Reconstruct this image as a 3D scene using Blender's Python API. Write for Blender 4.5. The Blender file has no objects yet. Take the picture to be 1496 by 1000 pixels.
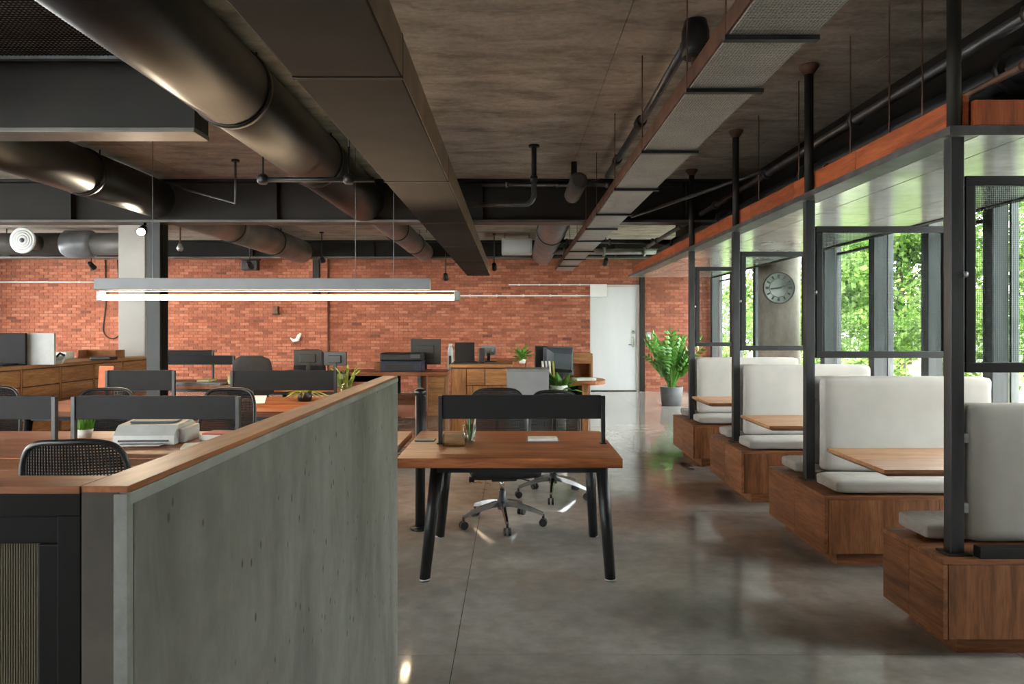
import bpy, bmesh, math, random
from mathutils import Vector, Matrix, noise
R = random.Random(7)
scene = bpy.context.scene
C = scene.collection
PI = math.pi

def lin(c):
    def f(x): return x/12.92 if x <= .04045 else ((x+.055)/1.055)**2.4
    return tuple(f(v/255) for v in c) + (1.0,)

# ------------------------------------------------------------------ camera, world, exposure
FX, HZ, VX, CAMZ = 1050.0, 480.0, 750.0, 1.39
cam = bpy.data.cameras.new('camera'); camo = bpy.data.objects.new('camera', cam); C.objects.link(camo)
cam.sensor_width = 36; cam.sensor_fit = 'HORIZONTAL'; cam.lens = FX/1496*36
cam.shift_x = -(VX-748)/1496; cam.shift_y = -(500-HZ)/1496
cam.clip_start = .02; cam.clip_end = 200
camo.location = (0, 0, CAMZ); camo.rotation_euler = (PI/2, 0, 0)
scene.camera = camo
def px(u, Y): return (u-VX)*Y/FX          # surveyed positions: bearing u at distance Y -> metres
def pz(v, Y): return CAMZ-(v-HZ)*Y/FX

world = bpy.data.worlds.new('overcast_sky'); scene.world = world; world.use_nodes = True
wn = world.node_tree; bg = wn.nodes['Background']
bg.inputs[0].default_value = (1.0, .965, .95, 1); bg.inputs[1].default_value = 13.0
vs = scene.view_settings
vs.view_transform = 'Standard'; vs.look = 'None'; vs.exposure = 1.05; vs.gamma = 1.0; vs.use_curve_mapping = False
cy = scene.cycles
cy.use_denoising = True; cy.max_bounces = 9; cy.diffuse_bounces = 5; cy.glossy_bounces = 4
cy.transparent_max_bounces = 24; cy.transmission_bounces = 6; cy.sample_clamp_indirect = 6.0
cy.caustics_reflective = False; cy.caustics_refractive = False
TUBE_STRENGTH = 34.0
SPOT_POWER = 70.0

# ------------------------------------------------------------------ materials
M = {}
class NT:
    def __init__(s, name):
        s.m = bpy.data.materials.new(name); s.m.use_nodes = True; s.t = s.m.node_tree
        s.n = s.t.nodes; s.b = s.n['Principled BSDF']; s.out = s.n['Material Output']; M[name] = s.m
    def add(s, typ, **kw):
        n = s.n.new(typ)
        for k, v in kw.items(): setattr(n, k, v)
        return n
    def link(s, a, b): s.t.links.new(a, b)
    def coord(s, kind='Object', scale=(1,1,1), rnd=True):
        tc = s.add('ShaderNodeTexCoord'); mp = s.add('ShaderNodeMapping'); mp.inputs['Scale'].default_value = scale
        s.link(tc.outputs[kind], mp.inputs['Vector'])
        if rnd:
            oi = s.add('ShaderNodeObjectInfo'); mu = s.add('ShaderNodeMath', operation='MULTIPLY'); mu.inputs[1].default_value = 37.0
            s.link(oi.outputs['Random'], mu.inputs[0]); cx = s.add('ShaderNodeCombineXYZ')
            for i in range(3): s.link(mu.outputs[0], cx.inputs[i])
            s.link(cx.outputs[0], mp.inputs['Location'])
        return mp.outputs[0]
    def noise(s, vec, scale, detail=5, rough=.55, dist=0):
        n = s.add('ShaderNodeTexNoise'); n.inputs['Scale'].default_value = scale; n.inputs['Detail'].default_value = detail
        n.inputs['Roughness'].default_value = rough; n.inputs['Distortion'].default_value = dist
        s.link(vec, n.inputs['Vector']); return n.outputs['Fac']
    def ramp(s, fac, stops):
        r = s.add('ShaderNodeValToRGB'); e = r.color_ramp.elements
        while len(e) < len(stops): e.new(.5)
        for el, (p, c) in zip(e, stops):
            el.position = p; el.color = c if len(c) == 4 else lin(c)
        s.link(fac, r.inputs['Fac']); return r.outputs['Color']
    def mix(s, fac, a, b, typ='MIX'):
        n = s.add('ShaderNodeMix', data_type='RGBA', blend_type=typ)
        for sock, v in ((n.inputs[0], fac), (n.inputs[6], a), (n.inputs[7], b)):
            if isinstance(v, (int, float)): sock.default_value = v
            elif isinstance(v, tuple): sock.default_value = v if len(v) == 4 else lin(v)
            else: s.link(v, sock)
        return n.outputs[2]
    def bump(s, h, strength=.2, dist=.01):
        b = s.add('ShaderNodeBump'); b.inputs['Strength'].default_value = strength; b.inputs['Distance'].default_value = dist
        s.link(h, b.inputs['Height']); s.link(b.outputs[0], s.b.inputs['Normal'])
    def col(s, c):
        if isinstance(c, tuple): s.b.inputs['Base Color'].default_value = c if len(c) == 4 else lin(c)
        else: s.link(c, s.b.inputs['Base Color'])
    def rm(s, r, m=0, spec=.5):
        if isinstance(r, (int, float)): s.b.inputs['Roughness'].default_value = r
        else: s.link(r, s.b.inputs['Roughness'])
        s.b.inputs['Metallic'].default_value = m; s.b.inputs['Specular IOR Level'].default_value = spec

def flat(name, c, rough=.5, metal=0, var=.12, scale=6, bump=0, spec=.5, stretch=(1,1,1)):
    s = NT(name); v = s.coord('Object', stretch); f = s.noise(v, scale, 4)
    c0 = tuple(x*(1-var) for x in c); c1 = tuple(min(255, x*(1+var)) for x in c)
    s.col(s.ramp(f, [(.3, c0), (.7, c1)])); s.rm(rough, metal, spec)
    if bump: s.bump(f, bump, .004)
    return s.m

def wood(name, dark, mid, light, axis='X', rough=.38, g=1.0):
    s = NT(name); st = {'X': (.9,9,9), 'Y': (9,.9,9), 'Z': (9,9,.9)}[axis]
    v = s.coord('Object', tuple(x*g for x in st))
    f1 = s.noise(v, 2.2, 7, .6, .6); f2 = s.noise(v, 11, 4, .6)
    sv = s.coord('Object', tuple(.35*x for x in st)); f3 = s.noise(sv, 1.0, 2, .5)
    a = s.ramp(f1, [(.25, dark), (.5, mid), (.78, light)])
    b = s.ramp(f2, [(.35, (150,150,150)), (.6, (255,255,255))])
    c = s.mix(.45, a, b, 'MULTIPLY'); d = s.ramp(f3, [(.3, (178,165,160)), (.7, (255,255,255))])
    s.col(s.mix(.6, c, d, 'MULTIPLY')); s.rm(rough, 0, .45); s.bump(f2, .12, .002)
    return s.m
for ax in 'XYZ':
    wood('desk_wood_'+ax, (116,62,30), (172,102,58), (206,136,86), ax, .44)
    wood('bench_wood_'+ax, (104,64,39), (156,101,65), (188,132,92), ax, .45)
    wood('pale_wood_'+ax, (150,100,62), (190,140,98), (214,168,124), ax, .4)
    wood('cabinet_wood_'+ax, (142,94,54), (190,134,84), (214,164,112), ax, .45)
    wood('fascia_wood_'+ax, (96,44,20), (160,78,38), (190,104,56), ax, .45)

def concrete(name, dark, mid, light, stretch=(1,1,1), rough=.6, pits=0, scale=1.3, rlo=None, bump=.15, stain=None):
    s = NT(name); v = s.coord('Object', stretch, rnd=False); w = s.coord('Object', (1,1,1), rnd=False)
    f1 = s.noise(v, scale, 8, .62, .4); f2 = s.noise(w, scale*9, 6, .65)
    c = s.ramp(f1, [(.28, dark), (.5, mid), (.74, light)])
    c = s.mix(.4, c, s.ramp(f2, [(.3, (170,170,170)), (.65, (255,255,255))]), 'MULTIPLY')
    if stain:
        f3 = s.noise(v, scale*2.3, 6, .7, .8); c = s.mix(s.ramp(f3, [(.52, (0,0,0)), (.72, (190,190,190))]), c, stain)
    if pits:
        vo = s.add('ShaderNodeTexVoronoi'); vo.inputs['Scale'].default_value = pits
        pv = s.coord('Object', (1,1,.55), rnd=False); s.link(pv, vo.inputs['Vector'])
        size = s.noise(w, pits*.33, 2)
        gate = s.ramp(size, [(.45, (0,0,0)), (.5, (255,255,255))])
        spot = s.ramp(vo.outputs['Distance'], [(.1, (255,255,255)), (.17, (0,0,0))])
        c = s.mix(s.mix(1.0, gate, spot, 'MULTIPLY'), c, (52,50,48))
    s.col(c)
    if rlo is None: s.rm(rough)
    else: s.rm(s.ramp(f1, [(.3, (rlo*255,)*3), (.7, (rough*255,)*3)]))
    s.bump(f2, bump, .004)
    return s.m
concrete('wall_concrete', (86,84,81), (115,112,109), (141,139,136), (2.2,2.2,.7), .6, 30, 1.5, stain=(132,134,131), bump=.3)
concrete('floor_concrete', (116,112,107), (150,146,141), (178,174,169), (1,1,1), .26, 0, .9, rlo=.36, bump=.05, stain=(134,118,104))
concrete('ceiling_concrete', (134,125,114), (188,179,168), (218,211,202), (.7,1.6,1), .8, 0, 2.6, stain=(116,88,66))
concrete('soffit_concrete', (140,144,144), (176,180,180), (204,208,208), (.6,1.6,1), .14, 0, 1.2, bump=.04)
concrete('column_concrete', (96,86,78), (140,128,118), (170,158,148), (1.6,1.6,.5), .75, 0, 1.5)
concrete('render_plaster', (180,180,178), (200,200,198), (214,214,212), (1,1,.5), .8, 0, .8, bump=.05)
concrete('mortar', (92,58,46), (118,78,62), (138,98,80), (1,1,1), .9, 0, 4)
concrete('pale_mortar', (116,118,117), (138,140,139), (156,158,157), (2,2,.6), .7, 0, 5)
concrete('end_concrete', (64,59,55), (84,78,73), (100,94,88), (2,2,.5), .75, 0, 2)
concrete('bounce_concrete', (150,148,142), (182,180,174), (204,202,196), (1,1,1), .8, 0, 1)
concrete('earth', (50,62,34), (70,88,44), (92,108,56), (1,1,1), .95, 0, 1)

s = NT('brick')          # each brick its own tone
g = s.add('ShaderNodeNewGeometry'); oi = s.add('ShaderNodeObjectInfo')
ad = s.add('ShaderNodeMath', operation='ADD'); s.link(g.outputs['Random Per Island'], ad.inputs[0]); s.link(oi.outputs['Random'], ad.inputs[1])
fr = s.add('ShaderNodeMath', operation='FRACT'); s.link(ad.outputs[0], fr.inputs[0])
c = s.ramp(fr.outputs[0], [(0, (136,78,60)), (.25, (154,92,71)), (.6, (166,102,80)), (.93, (180,118,96)), (1, (108,62,50))])
gp = s.add('ShaderNodeNewGeometry'); f = s.noise(gp.outputs['Position'], 22, 5, .65); f2 = s.noise(gp.outputs['Position'], .7, 4, .6)
c = s.mix(.5, c, s.ramp(f, [(.3, (150,140,135)), (.65, (255,255,255))]), 'MULTIPLY')
c = s.mix(.5, c, s.ramp(f2, [(.3, (200,178,165)), (.65, (255,255,255))]), 'MULTIPLY')
s.col(c); s.rm(.85); s.bump(f, .35, .004)

s = NT('linen'); v = s.coord('Object', (1,1,1))
w1 = s.add('ShaderNodeTexWave', wave_type='BANDS', bands_direction='X'); w1.inputs['Scale'].default_value = 150; w1.inputs['Distortion'].default_value = 1.5
w2 = s.add('ShaderNodeTexWave', wave_type='BANDS', bands_direction='Z'); w2.inputs['Scale'].default_value = 150; w2.inputs['Distortion'].default_value = 1.5
s.link(v, w1.inputs['Vector']); s.link(v, w2.inputs['Vector'])
wv = s.mix(.5, w1.outputs['Color'], w2.outputs['Color']); f = s.noise(v, 3.5, 5)
s.col(s.mix(.35, s.ramp(f, [(.3, (156,153,149)), (.7, (174,171,167))]), s.ramp(wv, [(.2, (146,143,139)), (.8, (186,183,179))])))
s.rm(.92, 0, .2); s.bump(wv, .15, .001)

flat('frame_black', (16,16,17), .6, 0, .1, 5, 0, .12)
flat('black_steel', (34,35,37), .42, .35, .15, 5)
flat('post_steel', (58,60,62), .42, .55, .2, 4, stretch=(3,3,.5))
flat('dark_paint', (33,30,28), .65, 0, .12, 3, 0, .25)
flat('duct_dark', (44,41,40), .7, 0, .14, 2.5, .1, .12)
flat('screen_black', (24,25,27), .62, 0, .1, 5, 0, .25)
flat('duct_black', (34,35,38), .42, 0, .18, 2.5, 0, .35)
flat('duct_side_reflection', (112,88,78), .55, .2, .15, 4)  # brown tone paints the brick reflected in the duct's metal side
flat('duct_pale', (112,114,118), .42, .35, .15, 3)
flat('duct_grey', (84,80,78), .5, .45, .16, 2.5, .1)
flat('galvanised', (150,152,154), .42, .7, .15, 7)
flat('pipe_grey', (92,92,94), .4, .7, .2, 6)
flat('rust_pipe', (92,64,52), .6, .4, .25, 8)
flat('chrome', (176,177,180), .24, 1, .05, 4)
flat('white_paint', (206,208,210), .5, 0, .03, 2)
flat('door_paint', (192,196,202), .45, 0, .03, 1.2, stretch=(2,2,.3))
flat('column_white', (176,172,168), .7, 0, .04, 1.5)
flat('grey_plastic', (128,130,136), .5, 0, .04, 5)
flat('light_plastic', (188,190,190), .45, 0, .05, 6)
flat('black_plastic', (26,26,28), .4, 0, .15, 8)
flat('black_mesh', (30,31,34), .6, 0, .1, 8)
flat('black_fabric', (34,34,37), .85, 0, .15, 30, .2)
flat('navy_plastic', (30,44,74), .35, 0, .12, 6)
flat('monitor_grey', (70,76,84), .35, 0, .12, 3)
flat('paper', (222,220,214), .8, 0, .04, 10)
flat('brown_card', (150,100,62), .8, 0, .1, 12)
flat('rust_board', (196,112,76), .7, 0, .1, 6)
flat('olive_cover', (120,128,104), .6, 0, .1, 6)
flat('yellow_cover', (206,196,140), .6, 0, .1, 6)
flat('red_print', (170,60,54), .6, 0, .1, 6)
flat('pot_grey', (92,94,97), .65, 0, .1, 5, .1)
flat('soil', (44,34,26), .95, 0, .3, 40, .5)
flat('leaf_bright', (84,138,50), .42, 0, .25, 3)
flat('leaf_grass', (104,160,52), .5, 0, .25, 6)
flat('leaf_yellow', (150,150,62), .6, 0, .2, 6)
flat('stem_green', (120,150,70), .5, 0, .2, 8)
flat('bark', (70,62,54), .9, 0, .3, 9, .5, stretch=(2,2,.5))
flat('window_timber', (66,68,70), .7, 0, .18, 2, .15, stretch=(5,5,.4))
flat('window_frame_grey', (84,86,88), .5, .2, .1, 4)
flat('clock_face', (114,114,110), .6, .2, .14, 9)
flat('clock_mark', (46,46,45), .6, .2, .1, 9)
flat('clock_hand', (24,24,24), .5, 0, .1, 9)
flat('pencil_paint', (176,120,70), .5, 0, .2, 9)
flat('pencil_green', (80,150,84), .5, 0, .2, 9)
flat('ceramic_white', (220,218,212), .35, 0, .04, 5)
flat('cable_black', (18,18,18), .5, 0, .1, 9)

s = NT('tree_leaf')      # foliage in daylight, with some light passing through
gi = s.add('ShaderNodeNewGeometry'); c = s.ramp(gi.outputs['Random Per Island'], [(0, (68,94,42)), (.5, (108,140,64)), (1, (160,182,102))])
s.col(c); s.rm(.6, 0, .25)
tl = s.add('ShaderNodeBsdfTranslucent'); s.link(c, tl.inputs[0]); mx = s.add('ShaderNodeMixShader'); mx.inputs[0].default_value = .4
s.link(s.b.outputs[0], mx.inputs[1]); s.link(tl.outputs[0], mx.inputs[2]); s.link(mx.outputs[0], s.out.inputs[0])

def thin_glass(name, tint, rough=.02, refl=1.0):
    s = NT(name); tr = s.add('ShaderNodeBsdfTransparent'); tr.inputs[0].default_value = tint
    gl = s.add('ShaderNodeBsdfGlossy'); gl.inputs['Roughness'].default_value = rough
    lw = s.add('ShaderNodeLayerWeight'); lw.inputs[0].default_value = .5
    pw = s.add('ShaderNodeMath', operation='POWER'); pw.inputs[1].default_value = 5.0; s.link(lw.outputs['Facing'], pw.inputs[0])
    mu = s.add('ShaderNodeMath', operation='MULTIPLY_ADD'); mu.inputs[1].default_value = .7*refl; mu.inputs[2].default_value = .03*refl; s.link(pw.outputs[0], mu.inputs[0])
    mx = s.add('ShaderNodeMixShader'); s.link(mu.outputs[0], mx.inputs[0]); s.link(tr.outputs[0], mx.inputs[1]); s.link(gl.outputs[0], mx.inputs[2])
    s.link(mx.outputs[0], s.out.inputs[0]); return s.m
thin_glass('window_glass', (.93,.97,.96,1))
thin_glass('screen_glass', (.80,.84,.84,1), .02, .35)
thin_glass('clear_glass', (.90,.94,.92,1), .05, 2.0)
s = NT('ribbed_glass'); s.col((128,120,104)); s.rm(.3); s.b.inputs['Transmission Weight'].default_value = .5; s.b.inputs['IOR'].default_value = 1.3
s = NT('lamp_tube'); s.b.inputs['Emission Color'].default_value = (1, .74, .46, 1); s.b.inputs['Emission Strength'].default_value = TUBE_STRENGTH; s.col((255,240,220))
s = NT('lamp_lens'); s.b.inputs['Emission Color'].default_value = (1, .82, .6, 1); s.b.inputs['Emission Strength'].default_value = 14; s.col((255,240,220))

s = NT('perforated')     # dimpled sheet underside of the air duct
v = s.coord('Object', (1,1,1), rnd=False); vo = s.add('ShaderNodeTexVoronoi'); vo.inputs['Scale'].default_value = 80; vo.inputs['Randomness'].default_value = .3; s.link(v, vo.inputs['Vector'])
c = s.ramp(vo.outputs['Distance'], [(.2, (84,80,76)), (.42, (168,164,160))])
f = s.noise(v, 3, 4); s.col(s.mix(.5, c, s.ramp(f, [(.3, (160,150,145)), (.7, (255,255,255))]), 'MULTIPLY'))
s.rm(.45, .25); s.bump(vo.outputs['Distance'], .4, .003)

# ------------------------------------------------------------------ mesh helpers
class MB:
    def __init__(s): s.v = []; s.f = []; s.sm = []
    def add(s, vs, fs, smooth=False):
        o = len(s.v); s.v += [tuple(p) for p in vs]; s.f += [tuple(i+o for i in f) for f in fs]; s.sm += [smooth]*len(fs); return s
    def box(s, x0, x1, y0, y1, z0, z1, b=0):
        if b <= 0:
            vs = [(x,y,z) for z in (z0,z1) for y in (y0,y1) for x in (x0,x1)]
            return s.add(vs, [(0,2,3,1),(4,5,7,6),(0,1,5,4),(2,6,7,3),(0,4,6,2),(1,3,7,5)])
        bm = bmesh.new(); bmesh.ops.create_cube(bm, size=1)
        for v in bm.verts: v.co = Vector(((x0+x1)/2+v.co.x*(x1-x0), (y0+y1)/2+v.co.y*(y1-y0), (z0+z1)/2+v.co.z*(z1-z0)))
        bmesh.ops.bevel(bm, geom=bm.edges[:], offset=b, segments=2, profile=.6, affect='EDGES')
        bm.verts.index_update(); s.add([v.co for v in bm.verts], [[v.index for v in f.verts] for f in bm.faces]); bm.free(); return s
    def obox(s, c, ax, ay, az, b=0):
        """box about c with half vectors ax, ay, az"""
        t = MB().box(-1,1,-1,1,-1,1) if not b else None
        if t is None:
            lx, ly, lz = Vector(ax).length, Vector(ay).length, Vector(az).length
            t = MB().box(-lx,lx,-ly,ly,-lz,lz,b)
            ax, ay, az = Vector(ax)/lx, Vector(ay)/ly, Vector(az)/lz
        c, ax, ay, az = Vector(c), Vector(ax), Vector(ay), Vector(az)
        return s.add([c+ax*p[0]+ay*p[1]+az*p[2] for p in t.v], t.f)
    def tube(s, pts, r, n=12, caps=True):
        """swept round tube; r one radius or one for each point"""
        pts = [Vector(p) for p in pts]; rs = r if isinstance(r, (list,tuple)) else [r]*len(pts)
        vs = []; fs = []; prev = None
        for i, p in enumerate(pts):
            if i == 0: d = pts[1]-p
            elif i == len(pts)-1: d = p-pts[i-1]
            else: d = (pts[i+1]-p).normalized()+(p-pts[i-1]).normalized()
            d.normalize()
            if prev is None:
                a = Vector((0,0,1)) if abs(d.z) < .9 else Vector((1,0,0)); x = d.cross(a).normalized()
            else: x = (prev-d*prev.dot(d)).normalized()
            prev = x; y = d.cross(x)
            for k in range(n):
                t = 2*PI*k/n; vs.append(p+(x*math.cos(t)+y*math.sin(t))*rs[i])
        for i in range(len(pts)-1):
            for k in range(n):
                a = i*n+k; b = i*n+(k+1)%n; fs.append((a,b,b+n,a+n))
        s.add(vs, fs, n > 6)
        if caps:
            L = len(pts)-1; o = len(s.v)-len(vs)
            s.f += [tuple(o+k for k in range(n-1,-1,-1)), tuple(o+L*n+k for k in range(n))]; s.sm += [False, False]
        return s
    def loop(s, pts, r, n=8):
        """closed tube"""
        pts = [Vector(p) for p in pts]; N = len(pts); vs = []; fs = []
        nrm = Vector((0,0,0))
        for i in range(N): nrm += (pts[i]-pts[0]).cross(pts[(i+1)%N]-pts[0])
        nrm.normalize()
        for i, p in enumerate(pts):
            d = (pts[(i+1)%N]-pts[i-1]).normalized(); x = d.cross(nrm).normalized(); y = d.cross(x)
            for k in range(n):
                t = 2*PI*k/n; vs.append(p+(x*math.cos(t)+y*math.sin(t))*r)
        for i in range(N):
            for k in range(n):
                a = i*n+k; b = i*n+(k+1)%n; j = ((i+1)%N)*n
                fs.append((a, b, j+(k+1)%n, j+k))
        return s.add(vs, fs, True)
    def lathe(s, prof, n=24, c=(0,0,0), axis='Z', caps=True):
        vs = []; fs = []
        for r, h in prof:
            for k in range(n):
                t = 2*PI*k/n; a, b = r*math.cos(t), r*math.sin(t)
                p = {'Z': (a,b,h), 'Y': (a,h,b), 'X': (h,a,b)}[axis]; vs.append((p[0]+c[0],p[1]+c[1],p[2]+c[2]))
        for i in range(len(prof)-1):
            for k in range(n):
                a = i*n+k; b = i*n+(k+1)%n; fs.append((a,b,b+n,a+n))
        s.add(vs, fs, True)
        if caps:
            o = len(s.v)-len(vs); L = (len(prof)-1)*n
            s.f += [tuple(o+k for k in range(n-1,-1,-1)), tuple(o+L+k for k in range(n))]; s.sm += [False, False]
        return s
    def cushion(s, cx, cy, cz, sx, sy, sz, r, puff, axis='Z', n=14, seed=0, amp=.004):
        """soft padded slab: rounded box, bulging along one axis, lightly wrinkled"""
        h = Vector((sx/2, sy/2, sz/2)); bm = bmesh.new(); bmesh.ops.create_cube(bm, size=2)
        bmesh.ops.subdivide_edges(bm, edges=bm.edges[:], cuts=n, use_grid_fill=True)
        ai = 'XYZ'.index(axis); o = [i for i in range(3) if i != ai]; vs = []
        for v in bm.verts:
            q = Vector((math.copysign(abs(v.co[i])**.75, v.co[i])*h[i] for i in range(3)))
            inner = Vector((max(-(h[i]-r), min(h[i]-r, q[i])) for i in range(3))); d = q-inner
            p = inner+(d.normalized()*r if d.length > 1e-6 else d)
            w = (1-(p[o[0]]/h[o[0]])**4)*(1-(p[o[1]]/h[o[1]])**4)
            p[ai] += math.copysign(puff*max(0,w), p[ai])
            p += Vector((noise.noise(p*9+Vector((seed*3.1,0,0))), noise.noise(p*9+Vector((0,seed*2.3,5))), noise.noise(p*9+Vector((7,1,seed)))))*amp
            vs.append(p+Vector((cx,cy,cz)))
        bm.verts.index_update(); s.add(vs, [[v.index for v in f.verts] for f in bm.faces], True); bm.free(); return s
    def leaf(s, base, d, up, L, W, bend=.2):
        d = Vector(d).normalized(); side = d.cross(Vector(up))
        if side.length < 1e-4: side = d.cross(Vector((1,.3,0)))
        side.normalize(); nrm = side.cross(d); b = Vector(base)
        return s.add([b, b+d*L*.4+side*W/2-nrm*bend*L*.05, b+d*L-nrm*bend*L*.5, b+d*L*.4-side*W/2-nrm*bend*L*.05, b+d*L*.45+nrm*W*.12],
                     [(0,1,4),(1,2,4),(2,3,4),(3,0,4)])
    def mesh(s, name, m):
        me = bpy.data.meshes.new(name); me.from_pydata(s.v, [], s.f)
        me.polygons.foreach_set('use_smooth', s.sm); me.materials.append(M[m]); me.update(); return me
    def build(s, name, m, parent=None, loc=None, **kw):
        o = bpy.data.objects.new(name, s.mesh(name, m)); C.objects.link(o)
        if parent: o.parent = parent
        if loc: o.location = loc
        return tag(o, **kw) if kw else o

def tag(o, label=None, cat=None, group=None, kind=None):
    if label: o['label'] = label
    if cat: o['category'] = cat
    if group: o['group'] = group
    if kind: o['kind'] = kind
    return o
def thing(name, label, cat, loc=(0,0,0), rz=0, group=None, kind=None):
    o = bpy.data.objects.new(name, None); C.objects.link(o); o.empty_display_size = .1
    o.location = loc; o.rotation_euler = (0,0,rz); return tag(o, label, cat, group, kind)
def copy_tree(o, parent=None):
    c = o.copy(); C.objects.link(c); c.parent = parent
    for ch in list(o.children): copy_tree(ch, c)
    return c
def place(o, loc, rz=0, label=None, group=None):
    o.location = loc; o.rotation_euler = (0,0,rz); tag(o, label, None, group); return o
def bx(*a, b=0): return MB().box(*a, b=b)

# ------------------------------------------------------------------ the setting
XL, XR, YF, YB, ZC = -12.0, 4.4, -2.6, 15.86, 3.08
fl = thing('floor', 'polished grey concrete floor in large jointed slabs', 'floor', kind='structure')
bx(XL,XR+.2,YF,YB+.3,-.12,-.012).build('floor_base', 'dark_paint', fl)
xs = [XL]+[-.25+2.4*k for k in range(-4,2)]+[XR]; ys = [YF,.66,3.06,5.46,7.86,10.26,12.66,YB]
g = .0016
for i in range(len(xs)-1):
    for j in range(len(ys)-1):
        bx(xs[i]+g,xs[i+1]-g,ys[j]+g,ys[j+1]-g,-.012,0,b=.001).build('slab', 'floor_concrete', fl)
ce = thing('ceiling', 'stained raw concrete ceiling with faint joints', 'ceiling', kind='structure')
bx(XL-.2,XR+.3,YF-.2,YB+.2,ZC+.01,ZC+.25).build('ceiling_base', 'dark_paint', ce)
cxs = [XL,-9.2,-6.4,-3.6,-.8,.62,2.3,XR]; cys = [YF,.5,3.4,8.3,11.2,13.6,YB]
for i in range(len(cxs)-1):
    for j in range(len(cys)-1):
        bx(cxs[i]+.002,cxs[i+1]-.002,cys[j]+.002,cys[j+1]-.002,ZC,ZC+.01).build('slab', 'ceiling_concrete', ce)

# brick wall at the back
DX0, DX1, DZ1 = 1.69, 2.79, 2.33
wb = thing('wall_back', 'exposed red brick back wall with a white door', 'wall', kind='structure')
bk = MB(); bk.box(XL,DX0,YB,YB+.2,0,ZC); bk.box(DX1,XR+.2,YB,YB+.2,0,ZC); bk.box(DX0,DX1,YB,YB+.2,DZ1,ZC); bk.build('mortar_bed', 'mortar', wb)
BL, BH, JT = .198, .058, .008
singles = []; rest = MB(); rest2 = MB()
PX0, PX1 = -4.46, -4.06
row = 0; z = .004
while z < ZC-.02:
    off = (row % 2)*(BL+JT)/2; x = XL-off
    while x < XR:
        x0, x1 = max(x, XL), min(x+BL, XR); z1 = min(z+BH, ZC)
        segs = [(x0, x1)]
        if z < DZ1:
            segs = []
            if x0 < DX0: segs.append((x0, min(x1, DX0)))
            if x1 > DX1: segs.append((max(x0, DX1), x1))
        for a, b in segs:
            if b-a < .03: continue
            pr = .007+.006*R.random()
            full = b-a > BL-.004
            if full and 2.0 < (a if a > 0 else 0) and z < 2.75 or (full and -1.4 < a < 1.5 and 1.05 < z < 2.3): singles.append((a, z, pr))
            else: rest.box(a+R.uniform(0,.002), b, YB-pr, YB+.004, z, z1-R.uniform(0,.003))
        x += BL+JT
    z += BH+JT; row += 1
singles.sort(key=lambda t: -t[0]); R2 = random.Random(3)
for a, z, pr in singles[300:]: rest.box(a, a+BL, YB-pr, YB+.004, z, z+BH)
bme = bx(0,BL,0,.016,0,BH).mesh('brick', 'brick')
for a, z, pr in singles[:300]:
    o = bpy.data.objects.new('brick', bme); C.objects.link(o); o.parent = wb; o.location = (a, YB-pr, z)
tag(rest.build('brickwork', 'brick', wb), kind='stuff')
# brick pilaster on that wall
bx(PX0,PX1,YB-.16,YB-.02,0,ZC).build('pilaster_core', 'mortar', wb)
row = 0; z = .004
while z < ZC-.06:
    cuts = [PX0-.006, PX0+.14, PX1+.006] if row % 2 else [PX0-.006, PX0+.26, PX1+.006]
    for a, b in zip(cuts, cuts[1:]): rest2.box(a, b-JT, YB-.168-R.random()*.005, YB-.03, z, z+BH)
    z += BH+JT; row += 1
tag(rest2.build('pilaster_brickwork', 'brick', wb), kind='stuff')

def glazing(name, label, axis, fixed, a0, a1, z0, z1, mull=(), trans=(), fr=.05, fm='window_frame_grey'):
    """window in a wall: frame bars and one pane per light; axis Y = in a wall of constant x"""
    w = thing(name, label, 'window', kind='structure')
    def bar(p0, p1, q0, q1, d=.035, part='frame_bar'):
        if axis == 'Y': bx(fixed-d,fixed+d,p0,p1,q0,q1,b=.004).build(part, fm, w)
        else: bx(p0,p1,fixed-d,fixed+d,q0,q1,b=.004).build(part, fm, w)
    bar(a0,a1,z0,z0+fr); bar(a0,a1,z1-fr,z1); bar(a0,a0+fr,z0+fr,z1-fr); bar(a1-fr,a1,z0+fr,z1-fr)
    for m in mull: bar(m-.02,m+.02,z0+fr,z1-fr,.025,'mullion')
    for t in trans: bar(a0+fr,a1-fr,t-.018,t+.018,.025,'transom')
    aa = [a0+fr]+list(mull)+[a1-fr]; zz = [z0+fr]+list(trans)+[z1-fr]
    for i in range(len(aa)-1):
        for j in range(len(zz)-1):
            if axis == 'Y': bx(fixed-.003,fixed+.003,aa[i],aa[i+1],zz[j],zz[j+1]).build('pane', 'window_glass', w)
            else: bx(aa[i],aa[i+1],fixed-.003,fixed+.003,zz[j],zz[j+1]).build('pane', 'window_glass', w)
    return w
# right wall: low sill wall, head, timber posts with glazing between
wr = thing('wall_right', 'glazed wall with weathered grey posts beside the booths', 'wall', kind='structure')
bx(XR-.06,XR+.18,YF,YB,0,.42).build('sill_wall', 'column_concrete', wr)
bx(XR-.1,XR+.2,YF,YB,.42,.46,b=.006).build('sill_board', 'window_timber', wr)
bx(XR-.06,XR+.18,YF,YB,2.96,ZC).build('window_head', 'dark_paint', wr)
bx(XR-.06,XR+.18,YF,1.87,.46,2.96).build('wall_panel', 'column_concrete', wr)
posts_y = [1.95,3.05,4.2,5.4,6.55,7.55,8.68,10.05,11.5,12.9,14.3,15.7]
for y in posts_y: bx(XR-.08,XR+.07,y-.07,y+.07,.46,2.96,b=.008).build('window_post', 'window_timber', wr)
n = 1
for a, b in zip(posts_y, posts_y[1:]):
    glazing('window_%d' % n, 'tall clear window bay between weathered posts' , 'Y', XR+.11, a+.06, b-.06, .46, 2.96, trans=(2.42,) if n % 2 else (), fr=.03); n += 1
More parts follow.
